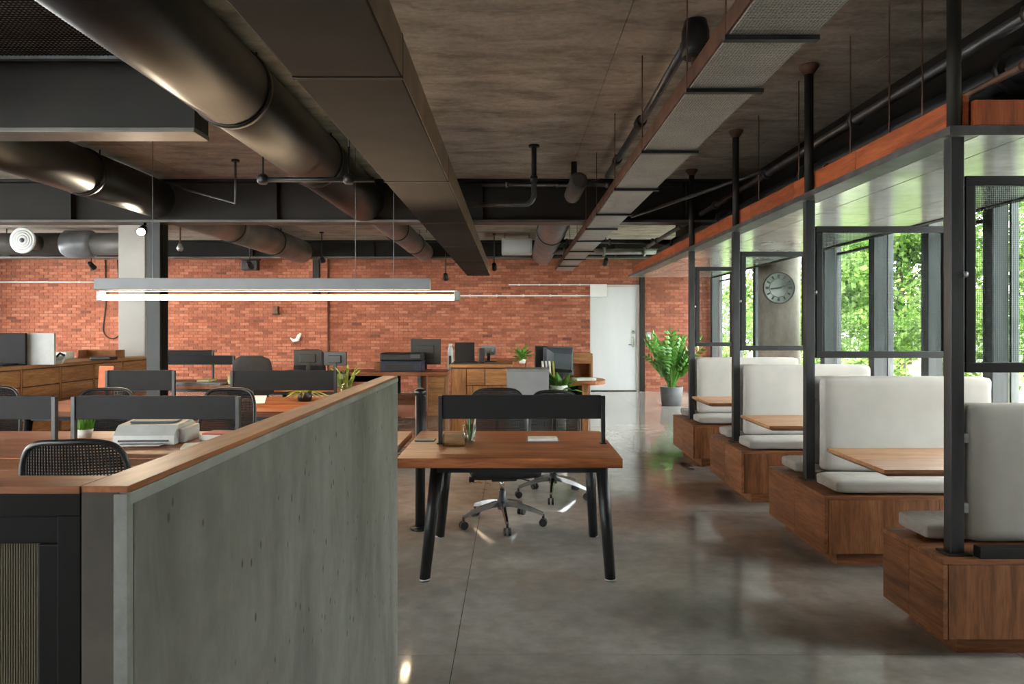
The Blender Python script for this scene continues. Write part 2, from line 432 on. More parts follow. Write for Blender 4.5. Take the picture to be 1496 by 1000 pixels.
# unseen left wall and wall behind the camera; their windows are added for daylight fill
wl = thing('wall_left', 'plastered left wall with windows added for daylight', 'wall', kind='structure')
wspans = [(-1.8,.6),(1.6,4.0),(5.0,7.4),(8.4,10.8),(11.6,14.0)]
e = [YF]+[v for a in wspans for v in a]+[YB]
for i in range(0, len(e), 2): bx(XL-.2,XL,e[i],e[i+1],0,ZC).build('wall_pier', 'render_plaster', wl)
for a, b in wspans:
    bx(XL-.2,XL,a,b,0,.7).build('wall_apron', 'render_plaster', wl); bx(XL-.2,XL,a,b,2.8,ZC).build('wall_lintel', 'render_plaster', wl)
    glazing('window_%d' % n, 'wide unseen window added for daylight in the plastered left wall', 'Y', XL-.1, a, b, .7, 2.8, mull=((a+b)/2,)); n += 1
wf = thing('wall_front', 'plastered wall with windows added for daylight, opposite the brick wall', 'wall', kind='structure')
fspans = [(-10.6,-8.0),(-7.2,-4.6)]
e = [XL]+[v for a in fspans for v in a]+[XR]
for i in range(0, len(e), 2): bx(e[i],e[i+1],YF-.2,YF,0,ZC).build('wall_pier', 'render_plaster', wf)
for a, b in fspans:
    bx(a,b,YF-.2,YF,0,.3).build('wall_apron', 'render_plaster', wf); bx(a,b,YF-.2,YF,2.95,ZC).build('wall_lintel', 'render_plaster', wf)
    glazing('window_%d' % n, 'wide unseen window added for daylight in the wall opposite the brick wall', 'X', YF-.1, a, b, .3, 2.95, mull=((a+b)/2,)); n += 1

# door in the brick wall
d = thing('door_1', 'plain white door in the brick wall', 'door', (0,0,0), kind='structure')
bx(DX0+.02,DX1-.07,YB+.02,YB+.07,.02,DZ1-.03,b=.004).build('door_leaf', 'door_paint', d)
bx(DX0-.1,DX1+.1,YB+.2,YB+.25,-.1,DZ1+.1).build('leak_block_panel', 'dark_paint', d)  # unseen dark backing added behind the door to stop light leaks
fm = MB(); fm.box(DX1-.07,DX1-.01,YB-.02,YB+.1,0,DZ1); fm.box(DX0,DX1,YB-.02,YB+.1,DZ1-.03,DZ1+.02); fm.box(DX0,DX0+.02,YB-.02,YB+.1,0,DZ1)
fm.build('door_frame', 'column_white', d)
h = MB(); h.box(DX1-.17,DX1-.12,YB+.0,YB+.02,.98,1.2,b=.004); h.build('lock_plate', 'chrome', d)
h = MB(); h.tube([(DX1-.145,YB+.005,1.03),(DX1-.145,YB-.05,1.03),(DX1-.26,YB-.055,1.03)],.011,8); h.build('door_handle', 'chrome', d)
h = MB(); h.box(DX1-.18,DX1-.11,YB-.01,YB+.02,1.28,1.34,b=.005); h.build('door_lock', 'chrome', d)
bx(DX1-.01,DX1+.1,YB-.08,YB+.02,0,2.62,b=.005).build('steel_upright', 'dark_paint', label='dark steel upright beside the white door', cat='post', kind='structure')
bx(DX0,DX0+.36,YB-.1,YB-.015,2.08,2.36,b=.006).build('trunking_box', 'white_paint', label='white trunking box at the head of the door', cat='box')
sw = thing('light_switch', 'light switch plate on the brick beside the door', 'switch', (2.98,YB-.015,1.22))
bx(-.05,.05,-.02,0,-.09,.09,b=.004).build('plate', 'galvanised', sw); bx(-.018,.018,-.03,-.018,-.03,.03,b=.003).build('rocker', 'white_paint', sw)
# surface conduits on the brick
def conduit(name, pts, r, m, label, cat='pipe', clips=0):
    t = thing(name, label, cat); MB().tube(pts, r, 10).build('pipe', m, t)
    for k in range(clips):
        f = (k+.5)/clips; i = min(len(pts)-2, int(f*(len(pts)-1))); q = f*(len(pts)-1)-i
        a, b = Vector(pts[i]), Vector(pts[i+1]); p = a.lerp(b, q); dd = (b-a).normalized()*.018
        MB().tube([p-dd, p+dd], r*1.5, 10).build('clip', m, t)
    return t
conduit('conduit', [(-1.25,YB-.035,2.11),(DX0,YB-.035,2.11)], .017, 'white_paint', 'thin white conduit running along the brick to the trunking box', clips=5)
conduit('conduit', [(-.1,YB-.035,2.35),(DX0,YB-.035,2.35)], .014, 'white_paint', 'upper thin white conduit just above the other one by the door', clips=4)
conduit('conduit', [(XL,YB-.035,2.41),(-9.2,YB-.035,2.41)], .016, 'white_paint', 'thin white conduit on the brick left of the white column', clips=4)
lp = [(-8.98,YB-.03,2.9),(-8.98,YB-.03,1.9)]+[(-8.84-.2*math.cos(t), YB-.03, 1.4-.24*math.sin(t)) for t in [k*PI/12 for k in range(0,13)]]+[(-8.66,YB-.03,1.9),(-8.72,YB-.03,2.9)]
MB().tube(lp, .013, 8).build('hanging_cable', 'cable_black', label='black cable hanging in a loop on the brick wall', cat='cable')

# steel beams, columns
def ibeam(x0, x1, y, z0, z1, w, label):
    b = thing('steel_beam', label, 'beam', kind='structure')
    bx(x0,x1,y-.015,y+.015,z0+.03,z1-.03).build('web', 'dark_paint', b)
    bx(x0,x1,y-w/2,y+w/2,z0,z0+.03,b=.004).build('bottom_flange', 'duct_grey', b)
    bx(x0,x1,y-w/2,y+w/2,z1-.03,z1,b=.004).build('top_flange', 'dark_paint', b)
    k = math.ceil((x1-x0)/2.6)
    for i in range(k+1):
        xx = min(max(x0+i*(x1-x0)/k, x0+.01), x1-.01); bx(xx-.008,xx+.008,y-w/2+.01,y+w/2-.01,z0+.03,z1-.03).build('stiffener', 'dark_paint', b)
ibeam(XL,XR-.1,8.24,2.59,ZC,.24,'dark steel beam crossing the ceiling above the hanging lamp')
ibeam(XL,-1.95,4.5,2.59,ZC,.22,'short dark steel beam that ends beside the fat round duct')
ibeam(XL,XR-.1,13.9,2.74,ZC,.24,'dark steel beam under the ceiling close to the brick wall')
c = thing('steel_column', 'dark steel column beside the white column', 'column', (-4.08,8.24,0), kind='structure')
bx(-.075,.075,-.1,-.085,0,2.59).build('flange', 'duct_black', c); bx(-.075,.075,.085,.1,0,2.59).build('flange', 'duct_black', c); bx(-.012,.012,-.085,.085,0,2.59).build('web', 'dark_paint', c)
bx(-.13,.13,-.13,.13,0,.015).build('base_plate', 'dark_paint', c)
bx(-6.24,-5.82,11.35,11.75,0,ZC,b=.01).build('plaster_column', 'column_white', label='square pale plaster column behind the drawer counter', cat='column', kind='structure')
c = MB().lathe([(.29,0),(.29,ZC)], 40, (3.92,10.6,0)); c.build('concrete_column', 'column_concrete', label='round stained concrete column carrying a clock', cat='column', kind='structure')
bx(-4.36,-4.22,YB-.26,YB-.17,2.05,ZC,b=.004).build('steel_upright', 'dark_paint', label='dark steel upright at the top of the brick pilaster', cat='post', kind='structure')

# canopy over the booths
CY0, CY1 = 3.06, 11.6
cn = thing('trim_1', 'low canopy over the booths with wooden fascia and glossy grey soffit', 'canopy', kind='structure')
yy = [CY0+.03]+[CY0+.9*k+.1 for k in range(1,10)]+[CY1]
CZ = 2.215
for a, b in zip(yy, yy[1:]): bx(1.932,1.96,a+.003,b-.003,CZ+.04,CZ+.18,b=.003).build('fascia_board', 'fascia_wood_Y', cn)
bx(1.862,1.985,CY0,CY1,CZ,CZ+.007).build('edge_channel', 'pipe_grey', cn); bx(1.852,1.862,CY0,CY1,CZ,CZ+.035).build('edge_channel_lip', 'pipe_grey', cn)
bx(1.852,3.3,CY0-.012,CY0,CZ-.004,CZ+.036).build('end_channel', 'pipe_grey', cn)
xsf = [1.99,2.2,2.77,3.25]; ysf = [CY0,5.2,7.35,9.5,CY1]
for i in range(3):
    for j in range(4): bx(xsf[i]+.003,xsf[i+1]-.003,ysf[j]+.002,ysf[j+1]-.002,CZ,CZ+.022,b=.002).build('soffit_panel', 'soffit_concrete', cn)
bx(1.99,3.25,CY0+.03,CY1,CZ+.024,CZ+.04).build('soffit_backing', 'dark_paint', cn)
bx(3.2,3.26,CY0,CY1,CZ-.01,CZ+.2).build('canopy_edge', 'dark_paint', cn)
for k in range(5): bx(1.965+.27*k,2.23+.27*k,CY0,CY0+.03,CZ+.04,CZ+.15+.05*k,b=.003).build('end_board', 'fascia_wood_Z', cn)
bx(2.62,2.68,CY0+.04,CY1,CZ+.05,ZC).build('daylight_block_panel', 'dark_paint', cn)  # upright panel added to block daylight coming in over the soffit
for y in (3.42,3.72,4.15,4.9,5.7): MB().tube([(1.946,y,CZ+.18),(1.946,y,ZC)],.004,6).build('hanger_rod', 'rust_pipe', cn)
conduit('ceiling_pipe', [(2.15,2.2,2.7),(2.15,11.5,2.7)], .03, 'pipe_grey', 'long grey pipe running above the booth canopy', clips=6)
conduit('ceiling_pipe', [(2.36,2.2,2.6),(2.36,11.5,2.6)], .075, 'duct_black', 'thick dark pipe behind the grey pipe above the canopy', clips=4)
conduit('ceiling_pipe', [(2.1,2.0,2.47),(2.1,11.4,2.47)], .016, 'rust_pipe', 'thin rusty pipe lying low above the canopy fascia', clips=5)
conduit('ceiling_pipe', [(1.3,7.9,2.62),(2.15,6.2,2.74)], .018, 'pipe_grey', 'thin slanting pipe from the beam to the canopy pipes')

# ------------------------------------------------------------------ ducts and pipes under the ceiling
def round_duct(x, z, r, y0, y1, rings, m, label, caps=True):
    t = thing('round_duct', label, 'duct')
    ys = [y0]+rings+[y1]
    for a, b in zip(ys, ys[1:]):
        MB().lathe([(r*.2,a),(r*.97,a),(r,a+.012),(r,b-.012),(r*.97,b),(r*.2,b)], 36, (x,0,z), 'Y').build('duct_section', m, t)
    for q in rings:
        o = MB().lathe([(r+.001,q-.025),(r+.012,q-.022),(r+.012,q+.022),(r+.001,q+.025)], 36, (x,0,z), 'Y', False).build('joint_ring', 'black_steel', t)
    for q in [v for v in rings]:
        MB().tube([(x+r*.5,q+.1,z+r*.8),(x+r*.5,q+.1,ZC)], .006, 6).build('hanger_rod', 'black_steel', t)
    return t
round_duct(-1.69, 2.832, .235, .9, 8.1, [2.5,4.3,6.1], 'duct_black', 'fat round black duct running to the steel beam over the lamp')
round_duct(-4.02, 2.85, .215, 2.0, 8.1, [3.6,4.95,6.7], 'duct_black', 'round black duct ending at the dark steel column')
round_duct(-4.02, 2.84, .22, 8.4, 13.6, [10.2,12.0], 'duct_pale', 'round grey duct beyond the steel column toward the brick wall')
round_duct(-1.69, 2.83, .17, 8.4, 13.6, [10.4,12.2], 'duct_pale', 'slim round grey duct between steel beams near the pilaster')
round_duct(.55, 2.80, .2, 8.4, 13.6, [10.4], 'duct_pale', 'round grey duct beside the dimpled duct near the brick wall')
t = thing('round_duct', 'round duct crossing behind the steel column with a wide sleeve', 'duct')
for a, b, r in ((-10.4,-7.62,.19),(-7.1,-6.05,.19)): MB().lathe([(r,a),(r,b)], 30, (0,12.2,2.82), 'X').build('duct_section', 'duct_grey', t)
MB().lathe([(.19,-7.62),(.235,-7.56),(.235,-7.16),(.19,-7.1)], 30, (0,12.2,2.82), 'X').build('sleeve', 'duct_pale', t)
for x in (-8.6,-6.6): MB().tube([(x,12.2,3.0),(x,12.2,ZC)], .008, 6).build('hanger_rod', 'black_steel', t)
t = thing('ceiling_diffuser', 'round white air diffuser facing out from the cross duct', 'vent', (px(35,11.7),11.7,2.82))
MB().lathe([(.2,0),(.215,-.03),(.2,-.05),(.18,-.045)], 32, axis='Y').build('rim', 'white_paint', t)
for k, r in enumerate((.165,.125,.085)): MB().lathe([(r,-.03),(r,-.05),(r-.03,-.042),(r-.03,-.03)], 32, axis='Y').build('ring', 'light_plastic', t)
MB().lathe([(.04,-.03),(.035,-.06),(.001,-.064)], 24, axis='Y').build('centre_cap', 'monitor_grey', t)
MB().lathe([(.12,0),(.12,.33)], 24, axis='Y').build('neck', 'duct_grey', t)

t = thing('rectangular_duct', 'wide flat-bottomed dark duct running toward the brick wall', 'duct')
X0, X1, Z0, Z1 = -.885, -.45, 2.40, 2.575
cuts = [.8,2.9,4.95,6.9,8.9,11.0,12.6,13.8]
for a, b in zip(cuts, cuts[1:]): bx(X0,X1,a+.004,b-.004,Z0,Z1,b=.006).build('duct_section', 'duct_dark', t); bx(X1,X1+.004,a+.01,b-.01,Z0+.006,Z1-.004).build('side_panel', 'duct_side_reflection', t)  # thin panels on the side carry the painted brick reflection
for q in cuts[1:-1]: bx(X0-.004,X1+.004,q-.012,q+.012,Z0-.003,Z1+.004).build('joint_band', 'dark_paint', t)
for q in (3.9,7.4,11.0):
    for x in (X0-.008,): MB().tube([(x,q,Z0-.02),(x,q,ZC)], .005, 6).build('hanger_rod', 'black_steel', t)
t = thing('perforated_duct', 'grey dimpled metal duct in short joined sections', 'duct')
X0, X1, Z0, Z1 = .81, 1.125, 2.49, 2.575
cuts = [.9,1.9,2.7,3.3,4.45,5.65,6.9,7.9,9.0,10.2,11.4,12.6,13.7]
for a, b in zip(cuts, cuts[1:]): bx(X0,X1,a+.006,b-.006,Z0,Z1,b=.006).build('duct_section', 'perforated', t)
for q in cuts[1:-1]:
    bx(X0-.02,X1+.02,q-.016,q+.016,Z0-.02,Z0-.002).build('joint_bracket', 'black_steel', t)
    MB().tube([(X0-.012,q,Z0-.01),(X0-.012,q,ZC)], .004, 6).build('hanger_rod', 'rust_pipe', t)
bx(X0-.012,X0-.002,.9,13.7,Z0+.005,Z1-.005).build('edge_strip', 'rust_pipe', t)

t = thing('conduit_run', 'slanting grey conduit with couplings below a black ceiling box', 'pipe')
MB().tube([(.97,3.98,2.98),(.985,5.4,2.985),(.98,7.5,2.98)], .028, 12).build('pipe', 'pipe_grey', t)
for q in (4.0,5.55,6.8): MB().tube([(.98,q-.06,2.983),(.98,q+.06,2.983)], .042, 12).build('coupling', 'black_steel', t)
MB().lathe([(.07,2.88),(.075,2.92),(.075,3.02),(.06,ZC)], 20, (1.0,3.95,0)).build('ceiling_box', 'black_steel', t)
MB().tube([(1.0,3.95,2.9),(1.0,3.95,2.58)], .022, 10).build('drop_pipe', 'rust_pipe', t)
t = thing('drop_pipe', 'bent pipe dropping from the ceiling with an elbow before the beam', 'pipe')
el = [(.19,6.62,ZC),(.19,6.62,2.62)]+[(.19-.09*(1-math.cos(a)),6.62,2.62-.09*math.sin(a)) for a in (PI/8,PI/4,3*PI/8,PI/2)]+[(-.38,6.62,2.53)]
MB().tube(el, .024, 12).build('pipe', 'pipe_grey', t); MB().lathe([(.05,ZC-.02),(.05,ZC)], 16, (.19,6.62,0)).build('ceiling_flange', 'black_steel', t)
MB().tube([(.19,6.62,2.74),(.19,6.62,2.79)], .034, 12).build('coupling', 'black_steel', t)
t = thing('drop_pipe', 'thin rod with slanting conduit hanging left of the fat duct', 'pipe')
MB().tube([(px(344,7.2),7.2,ZC),(px(344,7.2),7.2,2.64),(-3.72,7.9,2.95)], .013, 8).build('pipe', 'pipe_grey', t); MB().lathe([(.04,ZC-.02),(.04,ZC)], 14, (px(344,7.2),7.2,0)).build('ceiling_flange', 'black_steel', t)
t = thing('drop_pipe', 'thin rod hanging from the ceiling between beam and brick wall', 'pipe')
MB().tube([(px(263,10.5),10.5,ZC),(px(263,10.5),10.5,2.62)], .014, 8).build('pipe', 'rust_pipe', t); MB().lathe([(.03,2.52),(.05,2.56),(.02,2.63)], 14, (px(263,10.5),10.5,0)).build('nozzle', 'galvanised', t)
t = thing('pipe_bracket', 'dark bracket pipe under the fat round duct', 'pipe')
MB().tube([(-1.99,5.68,2.565),(-1.1,5.68,2.565)], .02, 10).build('pipe', 'black_steel', t)
for x in (-1.98,-1.3): MB().tube([(x,5.68,2.6),(x,5.68,ZC)], .008, 6).build('hanger_rod', 'black_steel', t); MB().lathe([(.03,2.53),(.045,2.55),(.045,2.585),(.02,2.61)], 14, (x,5.68,0)).build('clamp', 'black_steel', t)
t = thing('tube_speaker', 'dark cylindrical ceiling speaker on a bracket before the beam', 'speaker')
MB().lathe([(.06,6.75),(.085,6.78),(.085,7.5),(.07,7.53)], 24, (px(840,7.2),0,2.78), 'Y').build('body', 'duct_grey', t)
MB().tube([(px(840,7.2),7.3,2.86),(px(840,7.2),7.3,ZC)], .03, 10).build('bracket', 'black_steel', t)
MB().tube([(px(840,7.2),7.45,2.84),(.92,7.45,2.93)], .018, 8).build('arm', 'pipe_grey', t)
conduit('ceiling_pipe', [(-.36,8.08,3.0),(1.9,8.08,3.0)], .022, 'pipe_grey', 'straight grey pipe along the top of the steel beam', clips=4)
conduit('ceiling_pipe', [(.5,11.2,2.74),(2.5,11.2,2.74)], .035, 'pipe_grey', 'short grey pipe crossing near the brick wall above the canopy', clips=3)
conduit('ceiling_pipe', [(.5,11.9,2.66),(2.5,11.9,2.66)], .05, 'galvanised', 'thicker bright pipe crossing near the brick wall above the canopy', clips=3)
t = thing('air_box', 'white air handling box under the ceiling near the brick wall', 'box', (px(755,12.9),12.9,2.72))
bx(-.27,.27,-.2,.2,0,.26,b=.006).build('casing', 'light_plastic', t); bx(-.24,.24,-.212,-.2,.03,.23,b=.003).build('front_panel', 'white_paint', t)
for x in (-.22,.22): MB().tube([(x,0,.26),(x,0,ZC-2.72)], .007, 6).build('hanger_rod', 'black_steel', t)
# open wire grille on the ceiling at the upper left
t = thing('ceiling_grille', 'dark wire grille panel under the ceiling before the short beam', 'grille')
for x in (-3.5,-1.95): bx(x-.02,x+.02,2.6,4.2,2.96,3.0).build('frame_bar', 'pipe_grey', t)
for y in (2.6,3.4,4.2): bx(-3.48,-1.97,y-.02,y+.02,2.96,3.0).build('frame_bar', 'pipe_grey', t)
w = MB()
for k in range(60): w.box(-3.48+k*.0255,-3.476+k*.0255,2.62,4.18,2.975,2.98)
for k in range(62): w.box(-3.48,-1.97,2.62+k*.0255,2.624+k*.0255,2.98,2.985)
tag(w.build('wire_mesh', 'dark_paint', t), kind='stuff')
for x, y in ((-3.5,2.6),(-1.95,2.6),(-3.5,4.2),(-1.95,4.2)): MB().tube([(x,y,3.0),(x,y,ZC)], .006, 6).build('hanger_rod', 'black_steel', t)

# ------------------------------------------------------------------ lamps
def spot(name, loc, target, label, power, lens=True, mount=ZC):
    t = thing(name, label, 'spotlight', loc, 0, 'track spotlights under the ceiling')
    dr = (Vector(target)-Vector(loc)).normalized()
    MB().tube([(0,0,0),(0,0,mount-loc[2])], .009, 8).build('stem', 'black_steel', t)
    MB().tube([-dr*.07, -dr*.05, dr*.05, dr*.085], [.03,.042,.045,.052], 18).build('head', 'black_steel', t)
    MB().tube([dr*.086, dr*.089], [.043,.043], 18).build('lens', 'lamp_lens', t)
    MB().box(-.03,.03,-.03,.03,mount-loc[2]-.025,mount-loc[2]).build('canopy', 'black_steel', t)
    l = bpy.data.lights.new('spot', 'SPOT'); l.energy = power; l.color = (1,.84,.62); l.spot_size = math.radians(95); l.spot_blend = .8; l.shadow_soft_size = .05
    lo = bpy.data.objects.new('spot', l); C.objects.link(lo); lo.parent = t; lo.location = dr*.1
    lo.rotation_euler = dr.to_track_quat('-Z','Y').to_euler()
    return t
sp = [(px(208,8.17),8.17,pz(336,8.17),2.59,'spotlight clipped under the beam before the pale column'),(-9.6,12.6,2.55,ZC,'spotlight left of the pale column'),
      (-7.4,12.6,2.5,ZC,'spotlight over the hanging cable loop'),(px(470,12.6),12.6,2.62,ZC,'spotlight above the brick pilaster'),(px(651,12.8),12.8,2.32,ZC,'spotlight hanging near the end of the lamp'),
      (px(722,12.8),12.8,2.5,ZC,'spotlight at the end of the flat duct'),(px(365,12.5),12.5,2.5,ZC,'spotlight above the high-backed chair'),(px(885,12.4),12.4,2.55,ZC,'spotlight between dimpled duct and door')]
for i, (x, y, z, m, lab) in enumerate(sp):
    if i == 0: spot('spotlight', (x,y,z), (-2.9,4.0,.7), lab, SPOT_POWER*1.1, mount=m)
    else: spot('spotlight', (x,y,z), (x,YB,.7), lab, SPOT_POWER*(3.0 if i < 3 else 2.4 if i == 6 else .9 if i < 5 else .5), mount=m)

def linear_lamp(x0, x1, y, z, label, housing=True):
    t = thing('linear_lamp', label, 'lamp', ((x0+x1)/2, y, z)); h = (x1-x0)/2
    MB().lathe([(.022,-h+.03),(.022,h-.03)], 16, axis='X').build('light_tube', 'lamp_tube', t)
    for sx in (-1,1): bx(sx*h-.025,sx*h+.025,-.035,.035,-.03,.055,b=.004).build('end_cap', 'galvanised', t)
    bx(-h,h,-.035,.035,.055,.062).build('reflector', 'light_plastic', t)
    if housing: bx(-h-.08,h-.25,.02,.13,.075,.175,b=.004).build('housing', 'grey_plastic', t)
    for f in (-.72,.425,.64): MB().tube([(f*h,.03,.06),(f*h,.03,ZC-z-.002)], .0035, 6).build('cable', 'pipe_grey', t)
    return t
linear_lamp(px(148,6.4), px(668,6.4), 6.4, pz(435,6.4), 'long glowing tube lamp hung on cables over the desks')

# ------------------------------------------------------------------ booths
PYS = [3.1, 4.62, 6.14, 7.66]; PX = 1.9
place_word = ['fourth', 'third', 'second', 'first']
for i, y in enumerate(PYS):
    lab = '%s from the brick wall' % place_word[i]
    t = thing('steel_post', 'square steel booth post, ' + lab, 'post', (PX,y,.42), 0, 'steel posts between the booths')
    bx(-.028,.028,-.028,.028,.008,1.79,b=.003).build('shaft', 'post_steel', t)
    MB().tube([(0,0,1.805),(0,0,ZC-.42-.012)], .028, 14).build('upper_pipe', 'dark_paint', t)
    bx(-.05,.05,-.05,.05,0,.008,b=.002).build('base_plate', 'post_steel', t); MB().lathe([(.03,ZC-.42-.06),(.062,ZC-.42-.012),(.062,ZC-.42)], 20).build('ceiling_flange', 'rust_pipe', t)
    MB().tube([(.036,-.03,1.2),(.02,-.03,1.2)], .014, 10).build('bolt', 'galvanised', t)
    for zz in (.2,.5): bx(.028,.046,-.028,-.004,zz-.02,zz+.02).build('cushion_bracket', 'galvanised', t)
    # glazed screen beside the post
    t = thing('glazed_screen', 'black framed see-through booth screen on the post ' + lab, 'screen', (PX+.04,y,1.2), 0, 'glazed screens between the booths')
    W, H, F = (1.0,.86,.57,.44)[i], .845, .042
    bx(0,W,-.02,.02,0,F,b=.003).build('frame_rail', 'black_steel', t); bx(0,W,-.02,.02,H-F,H,b=.003).build('frame_rail', 'black_steel', t)
    for x in (0, W-F): bx(x,x+F,-.02,.02,F,H-F,b=.003).build('frame_stile', 'black_steel', t)
    bx(F,W-F,-.003,.003,F,H-F).build('pane', 'screen_glass', t)
    if i < 2:
        w = MB(); n = int((W-2*F)/.0085); m = int((H-2*F)/.0085)
        for k in range(n): w.box(F+k*.0085,F+k*.0085+.0014,.006,.0074,F,H-F)
        for k in range(m): w.box(F,W-F,.0074,.0088,F+k*.0085,F+k*.0085+.0014)
        tag(w.build('wire_mesh', 'black_mesh', t), kind='stuff')
    for zz in (.12,.7): bx(-.012,0,-.012,.012,zz-.03,zz+.03).build('hinge', 'black_steel', t)
    # bench body
    y0, y1 = (y-.09, y+.4) if i == 0 else (y-.47, y+.44)
    x0, x1, zt = 1.8, 3.1, .42
    b = thing('booth_bench', 'wooden booth bench base, ' + lab, 'bench', (0,0,0), 0, 'wooden booth bench bases')
    bx(x0+.1,x1,y0+.07,y1-.05,0,.085).build('plinth', 'bench_wood_X', b)
    bx(x0+.022,x1-.01,y0+.022,y1-.022,.085,zt-.022).build('core', 'dark_paint', b)
    ys = [y0, (y0+y1)/2, y1] if i else [y0, y0+.26, y1]
    for a, c in zip(ys, ys[1:]): bx(x0,x0+.02,a+.001,c-.001,.085,zt-.023,b=.002).build('side_panel', 'bench_wood_Y', b)
    for k in range(4):
        a = x0+.022+(x1-x0-.022)*k/4; c = x0+.022+(x1-x0-.022)*(k+1)/4
        bx(a+.001,c-.001,y0,y0+.02,.085,zt-.023,b=.002).build('end_panel', 'bench_wood_Z', b); bx(a+.001,c-.001,y1-.02,y1,.085,zt-.023,b=.002).build('end_panel', 'bench_wood_Z', b)
    bx(x0,x1,y0,y1,zt-.022,zt,b=.003).build('seat_board', 'bench_wood_X', b)
    # cushions
    def cush(name, lab2, mb, gr): tag(mb.build(name, 'linen'), lab2, 'cushion', gr)
    if i: cush('seat_cushion', 'pale seat cushion facing away from the brick wall, bench ' + lab, MB().cushion(2.42,y-.315,.468,1.1,.285,.072,.022,.006,'Z',14,i), 'pale linen seat cushions')
    cush('seat_cushion', 'pale seat cushion facing the brick wall, bench ' + lab, MB().cushion(2.42,y+.275,.468,1.1,.26,.072,.022,.006,'Z',14,i+9), 'pale linen seat cushions')
    if i:
        cush('back_cushion', 'tall linen back cushion facing away from the bricks, bench ' + lab, MB().cushion(2.46,y-.105,.79,1.05,.105,.59,.035,.012,'Y',16,i+20,.005), 'pale linen back cushions')
        cush('back_cushion', 'tall linen back cushion facing the bricks, bench ' + lab, MB().cushion(2.46,y+.075,.79,1.05,.1,.575,.035,.012,'Y',16,i+30,.005), 'pale linen back cushions')
    else:
        cush('back_cushion', 'tall linen back cushion standing alone, bench ' + lab, MB().cushion(2.49,y+.03,.768,1.08,.13,.59,.035,.012,'Y',16,i+20,.005), 'pale linen back cushions')
        bx(1.96,3.08,y-.085,y-.035,.42,.468,b=.004).build('cushion_rail', 'black_steel', label='black steel rail on the bench below the lone back cushion', cat='rail')
names = ['fourth and third', 'third and second', 'second and first']
for i in range(3):
    y = PYS[i]+.6
    t = thing('booth_table', 'pale wooden booth table between the %s benches from the brick wall' % names[i], 'table', (0,y,0), 0, 'pale wooden booth tables')
    tp = MB(); x0, x1, hy = 1.75, 3.2, .31
    tp.add([(x0+.03,-hy+.03,.685),(x1,-hy+.03,.685),(x1,hy-.03,.685),(x0+.03,hy-.03,.685),(x0,-hy,.705),(x1,-hy,.705),(x1,hy,.705),(x0,hy,.705),(x0,-hy,.722),(x1,-hy,.722),(x1,hy,.722),(x0,hy,.722)],
           [(3,2,1,0),(8,9,10,11)]+[(a,b,b+4,a+4) for q in (0,4) for a, b in ((q,q+1),(q+1,q+2),(q+2,q+3),(q+3,q))])
    tp.build('tabletop', 'pale_wood_X', t)
    MB().tube([(2.72,0,.02),(2.72,0,.685)], .035, 16).build('pedestal', 'black_steel', t); bx(2.5,2.94,-.15,.15,0,.02,b=.004).build('base', 'black_steel', t)

# ------------------------------------------------------------------ low concrete wall and ribbed glass partition at the lower left
t = thing('concrete_partition', 'low concrete wall with pitted grey face and wooden cap', 'partition')
PY0, PY1, PXr, PXl, PZ = .86, 2.86, -.46, -.515, 1.2
bx(PXl,PXr,PY0+.012,PY1,0,PZ-.022,b=.003).build('wall_slab', 'wall_concrete', t)
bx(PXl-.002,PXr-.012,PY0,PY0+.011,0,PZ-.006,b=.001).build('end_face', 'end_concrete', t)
bx(PXr-.0165,PXr+.0005,PY0-.004,PY0+.009,0,PZ-.008,b=.001).build('mortar_strip', 'pale_mortar', t)
bx(PXl,PXr+.001,PY0+.002,PY1+.001,PZ-.022,PZ-.007,b=.001).build('edge_strip', 'galvanised', t)
bx(PXl-.003,PXr-.001,PY0,PY1,PZ-.007,PZ+.001,b=.001).build('wooden_cap', 'desk_wood_Y', t)
t = thing('glazed_partition', 'black framed ribbed glass partition with a wooden ledge', 'partition')
gx0, gx1 = -1.7, PXl-.003
for a, b, c, d in ((gx0,gx1,1.165,1.192),(gx0,gx1,0,.03)): bx(a,b,PY0,PY0+.06,c,d,b=.001).build('outer_rail', 'frame_black', t)
bx(gx1-.028,gx1,PY0,PY0+.06,.03,1.165,b=.001).build('outer_stile', 'frame_black', t); bx(gx0,gx0+.03,PY0,PY0+.06,.03,1.165,b=.001).build('outer_stile', 'frame_black', t)
for a, b, c, d in ((gx0+.03,gx1-.03,1.128,1.163),(gx0+.03,gx1-.03,.032,.07)): bx(a,b,PY0+.012,PY0+.05,c,d,b=.003).build('sash_rail', 'frame_black', t)
bx(gx1-.06,gx1-.03,PY0+.012,PY0+.05,.07,1.128,b=.003).build('sash_stile', 'frame_black', t); bx(gx0+.03,gx0+.06,PY0+.012,PY0+.05,.07,1.128,b=.003).build('sash_stile', 'frame_black', t)
w = MB(); nx = 340; wv = []; wfc = []
for k in range(nx*4+1):
    x = gx0+.06+(gx1-gx0-.12)*k/(nx*4); yy2 = PY0+.026-.0012*abs(math.sin(PI*k/4))
    wv += [(x,yy2,.07),(x,yy2,1.128)]
for k in range(nx*4): wfc.append((2*k,2*k+2,2*k+3,2*k+1))
w.add(wv, wfc, True); w.box(gx0+.06,gx1-.06,PY0+.03,PY0+.033,.07,1.128)
w.build('ribbed_pane', 'ribbed_glass', t)
bx(gx0,gx1,PY0-.002,PY0+.062,1.192,1.201,b=.001).build('wooden_ledge', 'desk_wood_X', t)

